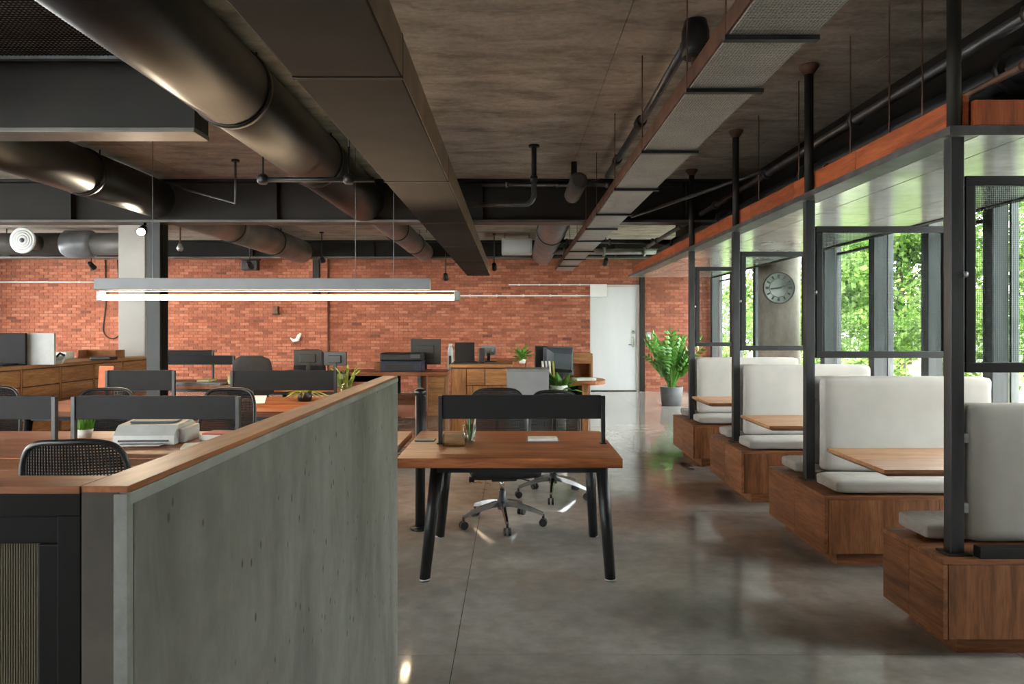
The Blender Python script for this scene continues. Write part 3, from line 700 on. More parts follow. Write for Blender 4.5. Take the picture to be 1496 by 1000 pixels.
# ------------------------------------------------------------------ desks
def leg(p0, p1, r0, r1, t, m='black_steel'):
    o = MB().tube([p0, p1], [r0,r1], 16).build('leg', m, t)
    v = Vector(p1); MB().lathe([(r1*1.05,0),(r1*1.05,.012),(r1*.6,.016)], 16, (v.x,v.y,0)).build('foot_cap', 'galvanised', o)
DZ = .70
t = thing('work_desk', 'chunky brown wooden desk on splayed black legs by the aisle', 'desk')
bx(-.62,.58,3.81,4.83,DZ-.052,DZ,b=.003).build('tabletop', 'desk_wood_X', t)
for y in (3.95,4.7): bx(-.42,.5,y-.02,y+.02,DZ-.1,DZ-.052).build('apron_rail', 'black_steel', t)
for x in (-.42,.48): bx(x-.02,x+.02,3.97,4.68,DZ-.1,DZ-.052).build('apron_rail', 'black_steel', t)
for x, fx in ((-.42,-.49),(.49,.535)):
    for y, fy in ((3.98,3.96),(4.67,4.79)): leg((x,y,DZ-.054),(fx,fy,.0),.036,.03,t)
def plank_desk(label, x0, x1, y0, y1, nplank, m, legs=True, group='plank-topped desks'):
    t = thing('plank_desk', label, 'desk', (0,0,0), 0, group)
    for k in range(nplank):
        a = y0+(y1-y0)*k/nplank; b = y0+(y1-y0)*(k+1)/nplank
        bx(x0,x1,a+.0015,b-.0015,DZ-.045,DZ-R.random()*.0015,b=.002).build('plank', m, t)
    bx(x0+.15,x1-.15,y0+.12,y0+.16,DZ-.09,DZ-.045).build('apron_rail', 'black_steel', t); bx(x0+.15,x1-.15,y1-.16,y1-.12,DZ-.09,DZ-.045).build('apron_rail', 'black_steel', t)
    if legs:
        for x, s in ((x0+.2,-1),(x1-.2,1)):
            for y, q in ((y0+.14,-1),(y1-.14,1)): leg((x,y,DZ-.046),(x+s*.06,y+q*.04,0),.034,.028,t)
    return t
plank_desk('plank desk behind the low concrete wall with the white printer', -3.9,-.68,3.82,4.83,3,'desk_wood_X')
plank_desk('narrow plank desk pushed against the printer desk', -3.9,-.75,3.2,3.8,2,'desk_wood_X')
plank_desk('plank desk in the second row with the glass vase', -4.3,-1.2,5.95,7.2,4,'desk_wood_X')
plank_desk('plank desk beside the drawer counter in the printer row', -5.6,-3.95,3.3,4.83,4,'desk_wood_X')
plank_desk('plank desk under the two black monitors in the third row', -3.1,-1.75,8.3,9.3,3,'desk_wood_X')
plank_desk('plank desk next to the steel column in the third row', -4.9,-3.3,8.7,9.7,3,'desk_wood_X')
def desk_screen(x0, x1, y, z0, z1, label, feet=DZ):
    t = thing('desk_screen', label, 'screen', (0,y,feet), 0, 'black desk screens')
    bx(x0,x1,-.012,.012,z0-feet,z1-feet,b=.003).build('panel', 'screen_black', t)
    for x in (x0-.012, x1+.012):
        bx(x-.012,x+.012,-.02,.012,0,z1-feet-.004,b=.002).build('post', 'black_plastic', t)
        bx(x-.02,x+.02,-.03,.02,0,.006,b=.002).build('clamp', 'black_plastic', t)
desk_screen(-.425,.525,4.31,.848,.99,'black desk screen with two posts on the desk by the aisle')
desk_screen(-2.62,-1.66,4.31,.845,.985,'black desk screen behind the white printer')
desk_screen(-3.85,-2.76,4.31,.845,.985,'black desk screen at the left end of the printer desk')
desk_screen(-2.53,-1.62,6.5,.83,1.008,'black desk screen on the second row behind the plant pot')
desk_screen(-3.66,-3.08,6.5,.83,1.012,'black desk screen on the second row near the steel column')
desk_screen(-4.42,-3.55,9.1,.93,1.045,'long low black desk screen behind the steel column')
desk_screen(-4.65,-3.98,9.5,1.0,1.10,'narrow black desk screen standing behind the longer low one')

# things on the aisle desk
def cup(loc, r, h, m, label, cat='cup', name='glass_cup'):
    return MB().lathe([(r*.78,0),(r*.8,.004),(r,h),(r*.93,h),(r*.74,.008),(.001,.008)], 24).build(name, m, None, loc, label=label, cat=cat)
cup((-.265,4.36,DZ), .042, .11, 'clear_glass', 'clear glass cup holding pencils on the aisle desk')
for k, (dx, dy, m) in enumerate(((-.02,.0,'pencil_paint'),(.018,.01,'pencil_paint'),(.0,-.012,'pencil_green'),(.022,-.01,'paper'),(-.012,.015,'pencil_paint'),(.008,.02,'brown_card'))):
    p = thing('pencil', {'pencil_green': 'green pencil leaning in the glass cup', 'paper': 'white pencil leaning in the glass cup', 'brown_card': 'dark brown pencil leaning in the glass cup'}.get(m, 'tan pencil leaning in the glass cup'), 'pencil', (-.265+dx*.6,4.36+dy*.6,DZ+.01), 0, 'pencils in the glass cup')
    tip = (dx*1.3,dy*1.3,.17); MB().tube([(0,0,0),tip], .0045, 6).build('shaft', m, p); MB().tube([tip,Vector(tip)*1.07], [.0045,.001], 6).build('tip', 'paper', p)
t = thing('notepad', 'white notepad lying on the aisle desk', 'notepad', (.18,4.44,DZ), 0)
bx(-.1,.1,-.075,.06,0,.004).build('backing', 'grey_plastic', t); bx(-.09,.09,-.065,.05,.004,.016,b=.001).build('pages', 'paper', t)
t = thing('clear_tray', 'clear plastic tray beside the screen post on the aisle desk', 'tray', (-.352,4.25,DZ))
tr = MB(); tr.box(-.06,.07,-.06,.06,0,.004); tr.box(-.06,.07,-.06,-.057,.004,.07); tr.box(-.06,.07,.057,.06,.004,.07); tr.box(-.06,-.057,-.057,.057,.004,.07); tr.box(.067,.07,-.057,.057,.004,.07); tr.build('shell', 'clear_glass', t)
bx(-.05,.06,-.05,.05,.004,.02,b=.002).build('cards', 'brown_card', t)
bx(-.60,-.48,4.37,4.47,DZ,DZ+.008,b=.003).build('phone', 'monitor_grey', label='dark phone lying flat at the wall end of the aisle desk', cat='phone')
# printer on the plank desk
t = thing('printer', 'low white desktop printer with open lid on the plank desk', 'printer', (-2.19,4.42,DZ), .06); t.scale = (.84,.84,.9)
pb = MB(); prof = [(-.2,0),(.2,0),(.2,.1),(.12,.135),(-.12,.12),(-.2,.06)]
for sx in (-.21,.19): pass
pv = [(sx,y,z) for sx in (-.22,.2) for y, z in prof]; N = len(prof)
pb.add(pv, [tuple(range(N-1,-1,-1)), tuple(range(N,2*N))]+[(k,(k+1)%N,(k+1)%N+N,k+N) for k in range(N)]); pb.build('body', 'light_plastic', t)
bx(-.17,.15,-.05,.11,.128,.14,b=.003).build('lid', 'monitor_grey', t); bx(-.18,.16,-.215,-.195,.02,.032).build('paper_slot', 'black_plastic', t)
bx(.2,.25,-.12,.15,0,.1,b=.01).build('side_tray', 'light_plastic', t); bx(-.16,.14,-.3,-.2,.006,.012).build('output_tray', 'light_plastic', t)
for k, (x, y, r, c, w, d, z0, z1, lab) in enumerate(((-1.78,4.15,.3,'paper',.24,.17,0,.02,'fanned white papers beside the printer'),(-1.79,4.5,-.2,'paper',.26,.2,0,.035,'thick stack of white papers behind the fanned sheets'),(-1.81,4.48,-.1,'red_print',.2,.14,.035,.044,'red printed leaflet on the paper stack'))):
    MB().box(-w/2,w/2,-d/2,d/2,0,z1-z0,b=.002).build('paper_stack', c, None, (x,y,DZ+z0), label=lab, cat='papers').rotation_euler = (0,0,r)
t = thing('grass_planter', 'small pot of bright green grass by the left desk screen', 'plant', (-2.72,4.56,DZ))
MB().lathe([(.04,0),(.05,.05),(.046,.05),(.04,.04),(.001,.04)], 20).build('pot', 'paper', t)
lf = MB()
for k in range(120):
    a = R.uniform(0,2*PI); q = R.uniform(0,.05); b = (q*math.cos(a), q*math.sin(a), .04); lf.leaf(b, (math.cos(a)*.35*R.random(), math.sin(a)*.35*R.random(), 1), (math.cos(a+1),math.sin(a+1),0), R.uniform(.06,.11), .008, .3)
lf.build('grass_blades', 'leaf_grass', t)

# ------------------------------------------------------------------ office chairs
def make_chair(drop=0.0, solid=False, name='office_chair'):
    """forward is +Y, backrest at -Y"""
    t = thing(name, '-', 'chair')
    for k in range(5):
        a = 2*PI*k/5+.3; d = Vector((math.cos(a), math.sin(a), 0)); n = Vector((-d.y, d.x, 0))
        arm = MB(); prev = None; vs = []; fs = []
        for f in (0,.2,.45,.7,.9,1):
            c = d*(.03+.265*f)+Vector((0,0,.15-.065*f**1.6)); w = .02-.008*f; h = .02-.008*f
            vs += [c+n*w-Vector((0,0,h)), c-n*w-Vector((0,0,h)), c-n*w*.6+Vector((0,0,h)), c+n*w*.6+Vector((0,0,h))]
        for i in range(5):
            for j in range(4): fs.append((i*4+j, i*4+(j+1)%4, i*4+4+(j+1)%4, i*4+4+j))
        fs += [(3,2,1,0), (20,21,22,23)]
        arm.add(vs, fs); ao = arm.build('base_arm', 'chrome', t)
        e = d*.295; ca = MB(); ca.tube([e+Vector((0,0,.085)), e+Vector((0,0,.055))], .01, 8); ca.tube([e-n*.024+Vector((0,0,.028)), e-n*.006+Vector((0,0,.028))], .028, 14)
        ca.tube([e+n*.006+Vector((0,0,.028)), e+n*.024+Vector((0,0,.028))], .028, 14); ca.build('caster', 'black_plastic', ao)
    sz = .46-drop
    MB().lathe([(.034,.11),(.036,.17),(.028,.19),(.026,sz-.16)], 20).build('gas_sleeve', 'monitor_grey', t); MB().lathe([(.015,sz-.16),(.015,sz-.07)], 16).build('gas_lift', 'chrome', t)
    mc = MB(); mc.box(-.09,.09,-.14,.12,sz-.075,sz-.03,b=.012); mc.tube([(.08,0,sz-.06),(.2,.03,sz-.07)],.007,8); mc.tube([(-.08,.03,sz-.06),(-.19,.06,sz-.085)],.007,8); mc.build('tilt_mechanism', 'black_plastic', t)
    MB().lathe([(.018,.2),(.022,.205),(.022,.235),(.016,.24)], 14, (0,.03,sz-.07), 'X').build('lever_knob', 'black_plastic', t)
    MB().cushion(0,.03,sz,.48,.46,.06,.028,.012,'Z',12,3).build('seat', 'black_fabric', t)
    bw, z0, z1 = .225, sz+.09, sz+.53
    def back(u, v):                     # u -1..1 across, v 0..1 up
        tw = bw*(1-.12*v); return Vector((u*tw, -.235-.09*v+.045*u*u-.02*math.sin(PI*v), z0+(z1-z0)*v+.0*u))
    ring = []
    for k in range(56):
        a = 2*PI*k/56; ca, sa = math.cos(a), math.sin(a)
        u = math.copysign(abs(ca)**.45, ca); v = .5+.5*math.copysign(abs(sa)**.45, sa); ring.append(back(u, v))
    if not solid:
        MB().loop(ring, .013, 8).build('back_frame', 'black_plastic', t)
        ms = MB()
        for k in range(1,34):
            u = -1+2*k/34; lim = .5*(1-abs(u)**4.5)**(1/4.5); pts = [back(u, .5+lim*(-1+q/4)) for q in range(9)]; ms.tube(pts, .0040, 4, False)
        for k in range(1,36):
            v = k/36; lim = (1-abs(2*v-1)**4.5)**(1/4.5); pts = [back(lim*(-1+q/4), v)+Vector((0,.003,0)) for q in range(9)]; ms.tube(pts, .0040, 4, False)
        tag(ms.build('back_mesh', 'black_mesh', t), kind='stuff')
    else:
        sh = MB(); n = 12; vs = []; fs = []
        for side in (0,1):
            for i in range(n+1):
                for j in range(n+1):
                    u = -1+2*i/n; v = j/n; lim = (1-abs(2*v-1)**5)**(1/5); p = back(u*max(lim,.55), v); e = (1-u**6)*(1-(2*v-1)**6); p.y += (.035 if side else -.02)*e; vs.append(p)
        for side in (0,1):
            o = side*(n+1)**2
            for i in range(n):
                for j in range(n):
                    q = (o+i*(n+1)+j, o+i*(n+1)+j+1, o+(i+1)*(n+1)+j+1, o+(i+1)*(n+1)+j); fs.append(q if side else q[::-1])
        sh.add(vs, fs, True); sh.build('back_pad', 'black_fabric', t)
    MB().tube([(0,-.12,sz-.05),(0,-.24,sz-.02),(0,-.285,sz+.12),(0,-.315,sz+.32)], [.02,.022,.018,.012], 10).build('back_spine', 'black_plastic', t)
    return t
ch = make_chair(.06)
place(ch, (-.08,5.1,0), PI+.15, 'mesh-backed office chair with chrome base behind the aisle desk', 'black mesh office chairs')
low = make_chair(.15); place(low, (.33,5.95,0), PI-.1, 'lowered mesh-backed office chair farther behind the aisle desk', 'black mesh office chairs')
for loc, rz, lab in (((-1.83,3.22,0), .12, 'mesh-backed office chair tucked at the desk behind the ribbed glass partition'),
                     ((-3.03,5.12,0), PI+.1, 'mesh-backed office chair between printer desk and second row by the counter'),
                     ((-2.16,5.12,0), PI-.08, 'mesh-backed office chair facing the printer from across the desk'),
                     ((-3.95,5.3,0), PI+.4, 'mesh-backed office chair near the wooden drawer counter')):
    place(copy_tree(ch), loc, rz, lab, 'black mesh office chairs')
hb = make_chair(-.11, True, 'office_chair'); place(hb, (px(373,7.75),7.9,0), .05, 'high padded black office chair in the third row', 'padded black office chairs')
place(copy_tree(hb), (px(452,10.2),10.2,0), .3, 'padded black office chair behind the two black monitors', 'padded black office chairs')

t = thing('floor_stand', 'black tubular floor stand behind the aisle desk', 'stand', (-.645,4.98,0))
MB().tube([(0,0,.02),(.0,0,.93)], .035, 16).build('tube', 'black_steel', t); MB().lathe([(.07,0),(.07,.012),(.04,.022)], 20).build('foot', 'black_steel', t); MB().lathe([(.035,.93),(.042,.935),(.042,.96),(.02,.975)], 16).build('cap', 'black_plastic', t)

# ------------------------------------------------------------------ second row, vase, pot
t = thing('flower_vase', 'clear glass vase of green stems on the second row desk', 'vase', (-1.62,6.95,DZ))
MB().lathe([(.045,0),(.05,.01),(.055,.2),(.05,.2),(.046,.012),(.001,.012)], 20).build('vase', 'clear_glass', t)
st = MB()
for k in range(16):
    a = R.uniform(0,2*PI); e = Vector((math.cos(a)*.09, math.sin(a)*.09, R.uniform(.2,.31))); st.tube([(e.x*.2,e.y*.2,.015), e*.7, e], .003, 5)
    st.leaf(e*.6, e, (0,0,1), .1, .03); st.leaf(e, (e.x,e.y,.08), (0,0,1), .09, .028)
st.build('stems', 'stem_green', t)
t = thing('leafy_pot', 'black pot of yellowish grass under the second row screen', 'plant', (-1.98,6.82,DZ))
MB().lathe([(.06,0),(.075,.09),(.068,.09),(.06,.08),(.001,.08)], 20).build('pot', 'black_plastic', t); lf = MB()
for k in range(60):
    a = R.uniform(0,2*PI); lf.leaf((.03*math.cos(a),.03*math.sin(a),.08), (math.cos(a), math.sin(a), R.uniform(-.1,.8)), (0,0,1), R.uniform(.1,.24), .012, .6)
lf.build('leaves', 'leaf_yellow', t)
MB().box(-.1,.1,-.07,.07,0,.012,b=.002).build('magazine', 'paper', None, (-2.62,6.85,DZ), label='white magazine lying left of the second row screen', cat='magazine').rotation_euler = (0,0,.5)
MB().obox((0,0,.06),(.06,0,.0),(0,.03,.03),(0,-.003,.002)).build('leaflet', 'paper', None, (px(378,6.35),6.35,DZ+.0), label='upright printed leaflet leaning by the mesh chair', cat='leaflet')

# monitors
def monitor(loc, w, h, rz, label, m='black_plastic', tilt=0, back=True):
    t = thing('monitor', label, 'monitor', loc, rz)
    bx(-w/2,w/2,-.014,.014,.09,.09+h,b=.005).build('display', m, t)
    if back: bx(-w*.28,w*.28,-.035,-.014,.09+h*.2,.09+h*.75,b=.006).build('rear_housing', m, t)
    bx(-.022,.022,-.02,.004,.01,.16,b=.003).build('stand', 'black_plastic', t); bx(-.11,.11,-.08,.08,0,.012,b=.004).build('foot', 'black_plastic', t)
    return t
monitor((px(450,8.9),8.9,DZ+.14), .34, .19, .1, 'black monitor on a riser at the third row, nearer the chair')
monitor((px(490,8.9),8.9,DZ+.14), .29, .17, -.15, 'black monitor on a riser at the third row, nearer the pilaster')
bx(px(425,8.9),px(506,8.9),8.75,9.02,DZ,DZ+.135,b=.004).build('monitor_riser', 'olive_cover', label='grey green riser under two black monitors', cat='riser')
MB().obox((0,0,.05),(.14,0,0),(0,.07,.045),(0,-.004,.006)).build('open_folder', 'olive_cover', None, (px(484,8.5),8.46,DZ), label='pale green folder leaning before the riser', cat='folder')
bx(px(418,8.6),px(444,8.6),8.5,8.7,DZ,DZ+.19,b=.01).build('storage_box', 'black_plastic', label='small black box beside the monitor riser', cat='box')
cup((px(412,8.5),8.5,DZ), .035, .12, 'ceramic_white', 'white cup beside the small black box', name='mug')
# desk next to the column: books, box
t = thing('desk_board', 'grey sheet of board on the desk behind the steel column', 'board', (-4.05,8.9,DZ+.002))
bx(-.5,.5,-.2,.12,0,.02,b=.006).build('sheet', 'galvanised', t); bx(-.5,.5,-.2,-.19,-.002,.03).build('lip', 'pipe_grey', t)
bx(px(295,9.0),px(312,9.0),8.85,9.1,DZ+.03,DZ+.055,b=.002).build('book', 'yellow_cover', label='pale yellow book on the board behind the steel column', cat='book')
cup((-3.47,8.85,DZ), .05, .1, 'yellow_cover', 'cream flower pot behind the steel column', 'pot', 'flower_pot')
MB().obox((0,0,.16),(.07,.0,0),(0,.006,0),(.0,.02,.16)).build('leaning_board', 'rust_board', None, (-4.0,7.05,DZ), label='orange board leaning under the screen near the column', cat='board')
MB().obox((0,0,.14),(.015,0,0),(0,.05,0),(-.02,.0,.14)).build('binder', 'paper', None, (-3.86,7.0,DZ), label='white binder leaning beside the orange board', cat='binder')

# ------------------------------------------------------------------ drawer counter at the left
CX = -5.75; CYn, CYf, CH = 6.2, 11.3, .95
t = thing('drawer_counter', 'long wooden counter full of drawers before the pale column', 'counter')
bx(CX-.8,CX-.022,CYn,CYf,0,CH-.04).build('carcass', 'rust_pipe', t)
bx(CX-.82,CX+.02,CYn-.02,CYf+.02,CH-.04,CH,b=.004).build('countertop', 'cabinet_wood_Y', t)
ncol = 7
for k in range(ncol):
    a = CYn+(CYf-CYn)*k/ncol; b = CYn+(CYf-CYn)*(k+1)/ncol
    bx(CX-.022,CX-.002,a,a+.03,.06,CH-.05).build('divider', 'cabinet_wood_Z', t)
    for j in range(4):
        z0 = .08+j*.207; o = bx(CX-.022,CX-.004+R.random()*.006,a+.042,b-.012,z0,z0+.192,b=.003).build('drawer', 'cabinet_wood_Y', t)
bx(CX-.1,CX-.04,CYn,CYf,0,.06).build('kick_board', 'dark_paint', t)
bx(px(0,8.6)-.25,px(40,8.6),8.56,8.6,CH,pz(487,8.6),b=.004).build('panel_screen', 'screen_black', label='dark upright panel on the drawer counter', cat='panel')
bx(px(40,8.7)+.01,px(82,8.7),8.66,8.7,CH,pz(487,8.7),b=.004).build('panel_screen', 'light_plastic', label='pale grey upright panel on the drawer counter', cat='panel')
t = thing('desk_phone', 'black and white desk phone on the drawer counter', 'phone', (px(80,8.9),8.9,CH), .3)
MB().obox((0,0,.05),(.1,0,0),(0,.08,.03),(0,-.01,.02)).build('body', 'light_plastic', t); MB().tube([(-.06,-.03,.1),(-.05,.0,.13),(-.03,.06,.14)], .018, 10).build('handset', 'black_plastic', t); MB().tube([(.03,-.03,.09),(.05,.02,.13),(.09,.06,.1)], .014, 10).build('receiver', 'black_plastic', t)
bx(-6.5,-5.86,7.3,8.2,CH,CH+.03,b=.012).build('desk_mat', 'black_plastic', label='long black mat lying on the near end of the counter', cat='mat')
bx(-6.1,-5.9,8.3,8.55,CH,CH+.025,b=.003).build('tablet', 'black_plastic', label='black tablet on the counter edge before the panels', cat='tablet')
bx(-6.15,-5.9,7.0,7.25,CH,CH+.06,b=.008).build('paper_tray', 'light_plastic', label='pale tray on the near end of the counter', cat='tray')
t = thing('document_tray', 'brown document tray on the counter before the pale column', 'tray', (px(148,10.6),10.6,CH))
bx(-.28,.28,-.12,.12,0,.012).build('base', 'brown_card', t); bx(-.28,.28,.105,.12,.012,.12).build('back', 'brown_card', t); bx(-.28,-.265,-.12,.105,.012,.12).build('side', 'brown_card', t); bx(.265,.28,-.12,.105,.012,.12).build('side', 'brown_card', t)
bx(px(103,10.4)-.14,px(103,10.4)+.06,10.2,10.4,CH,CH+.1,b=.004).build('file_box', 'paper', label='white file box beside the document tray', cat='box')
bx(px(152,10)-.14,px(152,10)+.14,9.9,10.1,CH,CH+.05,b=.015).build('desk_scanner', 'black_plastic', label='flat black device in front of the document tray', cat='device')

# ------------------------------------------------------------------ far desks
t = thing('far_desk', 'long wooden desk before the brick wall with a printer on it', 'desk')
bx(-2.75,-1.05,11.3,12.2,DZ-.06,DZ,b=.004).build('tabletop', 'desk_wood_X', t)
bx(-2.7,-1.9,12.1,12.13,.1,DZ-.06).build('modesty_panel', 'dark_paint', t)
bx(-1.36,-1.08,11.4,12.1,0,DZ-.06,b=.003).build('pedestal', 'cabinet_wood_X', t)
for j in range(3): bx(-1.35,-1.09,11.385,11.4,.05+j*.19,.225+j*.19,b=.003).build('drawer', 'cabinet_wood_X', t)
bx(-2.7,-2.64,11.4,12.1,0,DZ-.06,b=.003).build('side_panel', 'desk_wood_Z', t); bx(-1.52,-1.46,11.36,12.1,0,DZ-.06,b=.003).build('side_panel', 'pipe_grey', t)
bx(-2.62,-1.54,11.9,12.05,.12,.3).build('cable_shelf', 'desk_wood_X', t)
t = thing('large_printer', 'black and blue printer on the long desk before the brick wall', 'printer', (px(589,11.6),11.6,DZ))
bx(-.33,.33,-.2,.2,0,.15,b=.01).build('body', 'navy_plastic', t); bx(-.34,.33,-.22,.2,.165,.3,b=.03).build('scanner_head', 'black_plastic', t); bx(-.34,.34,-.21,.2,.15,.165).build('blue_band', 'navy_plastic', t)
bx(.15,.3,-.235,-.215,.22,.28,b=.003).build('control_panel', 'monitor_grey', t); bx(-.25,.2,-.225,-.2,.03,.12).build('paper_drawer', 'black_plastic', t)
bx(-.44,-.34,-.15,.15,0,.14,b=.004).build('side_cover', 'brown_card', t)
monitor((px(622,11.95),11.95,DZ+.0), .5, .42, 0, 'wide black monitor behind the blue printer')
t = thing('standing_bottle', 'slim white and grey bottle standing before the brick wall', 'bottle', (px(658,11.9),11.9,DZ))
MB().lathe([(.045,0),(.048,.01),(.048,.3),(.04,.36),(.025,.4)], 18).build('body', 'light_plastic', t); MB().lathe([(.027,.4),(.027,.44)], 14).build('cap', 'white_paint', t); bx(-.02,.02,-.053,-.046,.06,.24).build('label_strip', 'black_plastic', t)
t = thing('wooden_cabinet', 'honey wooden cabinet of uneven doors behind the aisle desk', 'cabinet')
bx(px(659,9.0),px(747,9.0),9.0,9.75,0,.90).build('carcass', 'rust_pipe', t)
x0, x1 = px(659,9.0), px(747,9.0)
bx(x0-.02,x1+.02,8.96,9.78,.90,.94,b=.004).build('cabinet_top', 'cabinet_wood_X', t)
for a, b, c, d in ((x0+.01,x0+.19,.06,.88),(x0+.2,x0+.42,.68,.88),(x0+.43,x1-.01,.68,.88),(x0+.2,x0+.27,.06,.67),(x0+.28,x1-.01,.06,.67)): bx(a,b,8.978,9.0,c,d,b=.003).build('door_panel', 'cabinet_wood_Z' if d-c > .4 else 'cabinet_wood_X', t)
t = thing('laptop', 'open black laptop on the honey cabinet', 'laptop', (px(680,9.3),9.3,.94), .15)
bx(-.15,.15,-.1,.1,0,.018,b=.004).build('keyboard_half', 'black_plastic', t); MB().obox((0,.12,.14),(.13,0,0),(0,.006,0),(0,.02,.125),.004).build('lid', 'black_plastic', t)
bx(px(698,9.45)+.02,px(706,9.45)+.02,9.3,9.5,.94,1.13,b=.008).build('desk_speaker', 'black_plastic', label='small black speaker beside the laptop on the cabinet', cat='speaker')
monitor((px(707,9.6)+.06,9.68,.94), .2, .13, 0, 'small grey screen behind the laptop on the cabinet', 'grey_plastic')
t = thing('wooden_shelf', 'low wooden shelf unit before the brick wall', 'shelf', (px(728,11.5),11.5,0))
bx(-.3,.45,-.15,.15,.86,.9,b=.003).build('top_board', 'desk_wood_X', t); bx(-.3,.45,-.15,.15,.68,.71).build('lower_board', 'desk_wood_X', t)
for x in (-.3,.42): bx(x,x+.03,-.15,.15,0,.86).build('side_board', 'desk_wood_Z', t)
# grey cabinet and the desk with rounded end
t = thing('grey_cabinet', 'grey metal cabinet standing behind the mesh chair', 'cabinet', (0,8.3,0))
x0, x1 = px(740,8.3), px(802,8.3); bx(x0,x1,0,.4,.03,.905,b=.006).build('body', 'grey_plastic', t); bx(x0+.012,x1-.012,-.014,0,.05,.89,b=.004).build('front_panel', 'grey_plastic', t); bx(x0-.004,x1+.004,-.01,.41,.905,.918,b=.003).build('top_plate', 'galvanised', t); bx(x0+.02,x1-.02,.02,.38,0,.03).build('base', 'black_plastic', t)
t = thing('rounded_desk', 'wooden desk with a rounded end near the white door', 'desk', (0,0,0))
pts = [(.35,9.3),(1.0,9.3)]+[(1.0+.24*math.sin(a),9.75-.45*math.cos(a)) for a in [k*PI/12 for k in range(1,12)]]+[(1.0,10.2),(.35,10.2)]; N = len(pts)
tp = MB(); tp.add([(x,y,DZ-.05) for x, y in pts]+[(x,y,DZ) for x, y in pts], [tuple(range(N-1,-1,-1)), tuple(range(N,2*N))]+[(k,(k+1)%N,(k+1)%N+N,k+N) for k in range(N)]); tp.build('tabletop', 'desk_wood_X', t)
bx(.9,.98,9.4,10.1,0,DZ-.05,b=.003).build('side_panel', 'cabinet_wood_Z', t); bx(.38,.44,9.4,10.1,0,DZ-.05,b=.003).build('side_panel', 'cabinet_wood_Z', t); bx(.44,.9,10.0,10.03,.15,DZ-.05).build('modesty_panel', 'dark_paint', t)
t = thing('desk_hutch', 'wooden hutch on the rounded desk', 'shelf', (0,0,DZ))
bx(.7,1.1,9.95,10.19,.2,.34,b=.003).build('upper_box', 'cabinet_wood_X', t); bx(1.07,1.1,9.95,10.19,0,.2).build('side_board', 'cabinet_wood_Z', t); bx(.7,1.07,10.16,10.19,0,.2).build('back_board', 'brown_card', t)
t = thing('old_monitor', 'bulky grey computer monitor seen from behind on the rounded desk', 'monitor', (px(816,9.6),9.6,DZ), .12)
bx(-.2,.2,-.0,.06,.06,.44,b=.008).build('bezel', 'monitor_grey', t)
mb = MB(); mb.add([(-.16,0,.1),(.19,0,.1),(.19,0,.42),(-.16,0,.42),(-.08,-.1,.16),(.16,-.1,.14),(.16,-.1,.34),(-.08,-.1,.36)], [(0,1,5,4),(1,2,6,5),(2,3,7,6),(3,0,4,7),(4,5,6,7)]); mb.build('rear_housing', 'monitor_grey', t)
bx(-.06,.06,-.04,.05,.01,.1,b=.004).build('stand', 'black_plastic', t); bx(-.12,.12,-.08,.1,0,.012,b=.004).build('foot', 'black_plastic', t)
bx(px(782,9.7),px(800,9.7),9.7,9.95,DZ,DZ+.45,b=.006).build('computer_tower', 'black_plastic', label='black computer tower beside the bulky monitor', cat='computer')
for k in range(4): MB().box(-.012,.012,-.08,.08,0,.26,b=.002).build('book', ['paper','light_plastic','paper','leaf_yellow'][k], None, (.40+k*.045,9.40,DZ), label='pale book standing in a leaning row on the rounded desk', cat='book', group='books on the rounded desk').rotation_euler = (0,-.08,0)
MB().box(-.14,.14,-.1,.1,0,.035,b=.008).build('cloth_pile', 'light_plastic', None, (.93,9.5,DZ), label='folded pale grey papers on the rounded desk', cat='papers').rotation_euler = (0,0,.3)
def small_plant(loc, r, n, L, label, m='leaf_bright', pot=('black_plastic',.06,.1)):
    t = thing('potted_plant', label, 'plant', loc); pm, pr, ph = pot
    MB().lathe([(pr*.75,0),(pr,ph),(pr*.9,ph),(pr*.85,ph*.85),(.001,ph*.85)], 18).build('pot', pm, t); lf = MB()
    for k in range(n):
        a = R.uniform(0,2*PI); e = R.uniform(.1,1.3); d = Vector((math.cos(a)*math.cos(e), math.sin(a)*math.cos(e), math.sin(e)))
        b = Vector((0,0,ph*.85))+d*R.uniform(.02,r); lf.tube([(0,0,ph*.85), b], .0025, 4, False); lf.leaf(b, d+Vector((0,0,-.2)), (0,0,1), L*R.uniform(.6,1.1), L*.45, .4)
    lf.build('leaves', m, t)
small_plant((px(763,9.3),9.25,.94), .13, 46, .11, 'small bright leafy plant on the honey cabinet', pot=('paper',.05,.06))
small_plant((.57,8.98,.0), .16, 50, .22, 'trailing green plant in a tall white pot by the rounded desk', pot=('ceramic_white',.11,.68))
# fittings on the brick wall
t = thing('wall_speaker', 'small black box speaker high on the brick wall', 'speaker', (px(366,15.6),15.6,pz(388,15.6)))
bx(-.17,.17,-.1,.1,-.11,.11,b=.02).build('cabinet', 'black_plastic', t); bx(-.03,.03,.1,.26,-.03,.03).build('bracket', 'black_steel', t); bx(-.2,.2,-.1,.1,.12,.16,b=.01).build('top_plate', 'black_steel', t)
t = thing('wall_ornament', 'white twisted ornament fixed on the brick wall by the pilaster', 'ornament', (px(433,15.7),15.7,pz(494,15.7)))
MB().tube([(-.13,0,.0),(-.06,-.02,-.06),(.03,-.02,-.04),(.06,0,.05),(.1,0,.1)], [.012,.035,.05,.04,.02], 12).build('body', 'ceramic_white', t); MB().tube([(.05,.16,0),(.05,0,0)], .01, 8).build('bracket', 'black_steel', t)
t = thing('wall_fitting', 'small dark fitting on the brick wall above the high chair', 'fitting', (px(403,15.75),15.75,pz(453,15.75)))
bx(-.05,.05,-.04,.1,-.08,.08,b=.01).build('body', 'rust_pipe', t); bx(-.06,.06,-.05,.1,-.1,-.08).build('lip', 'black_steel', t)

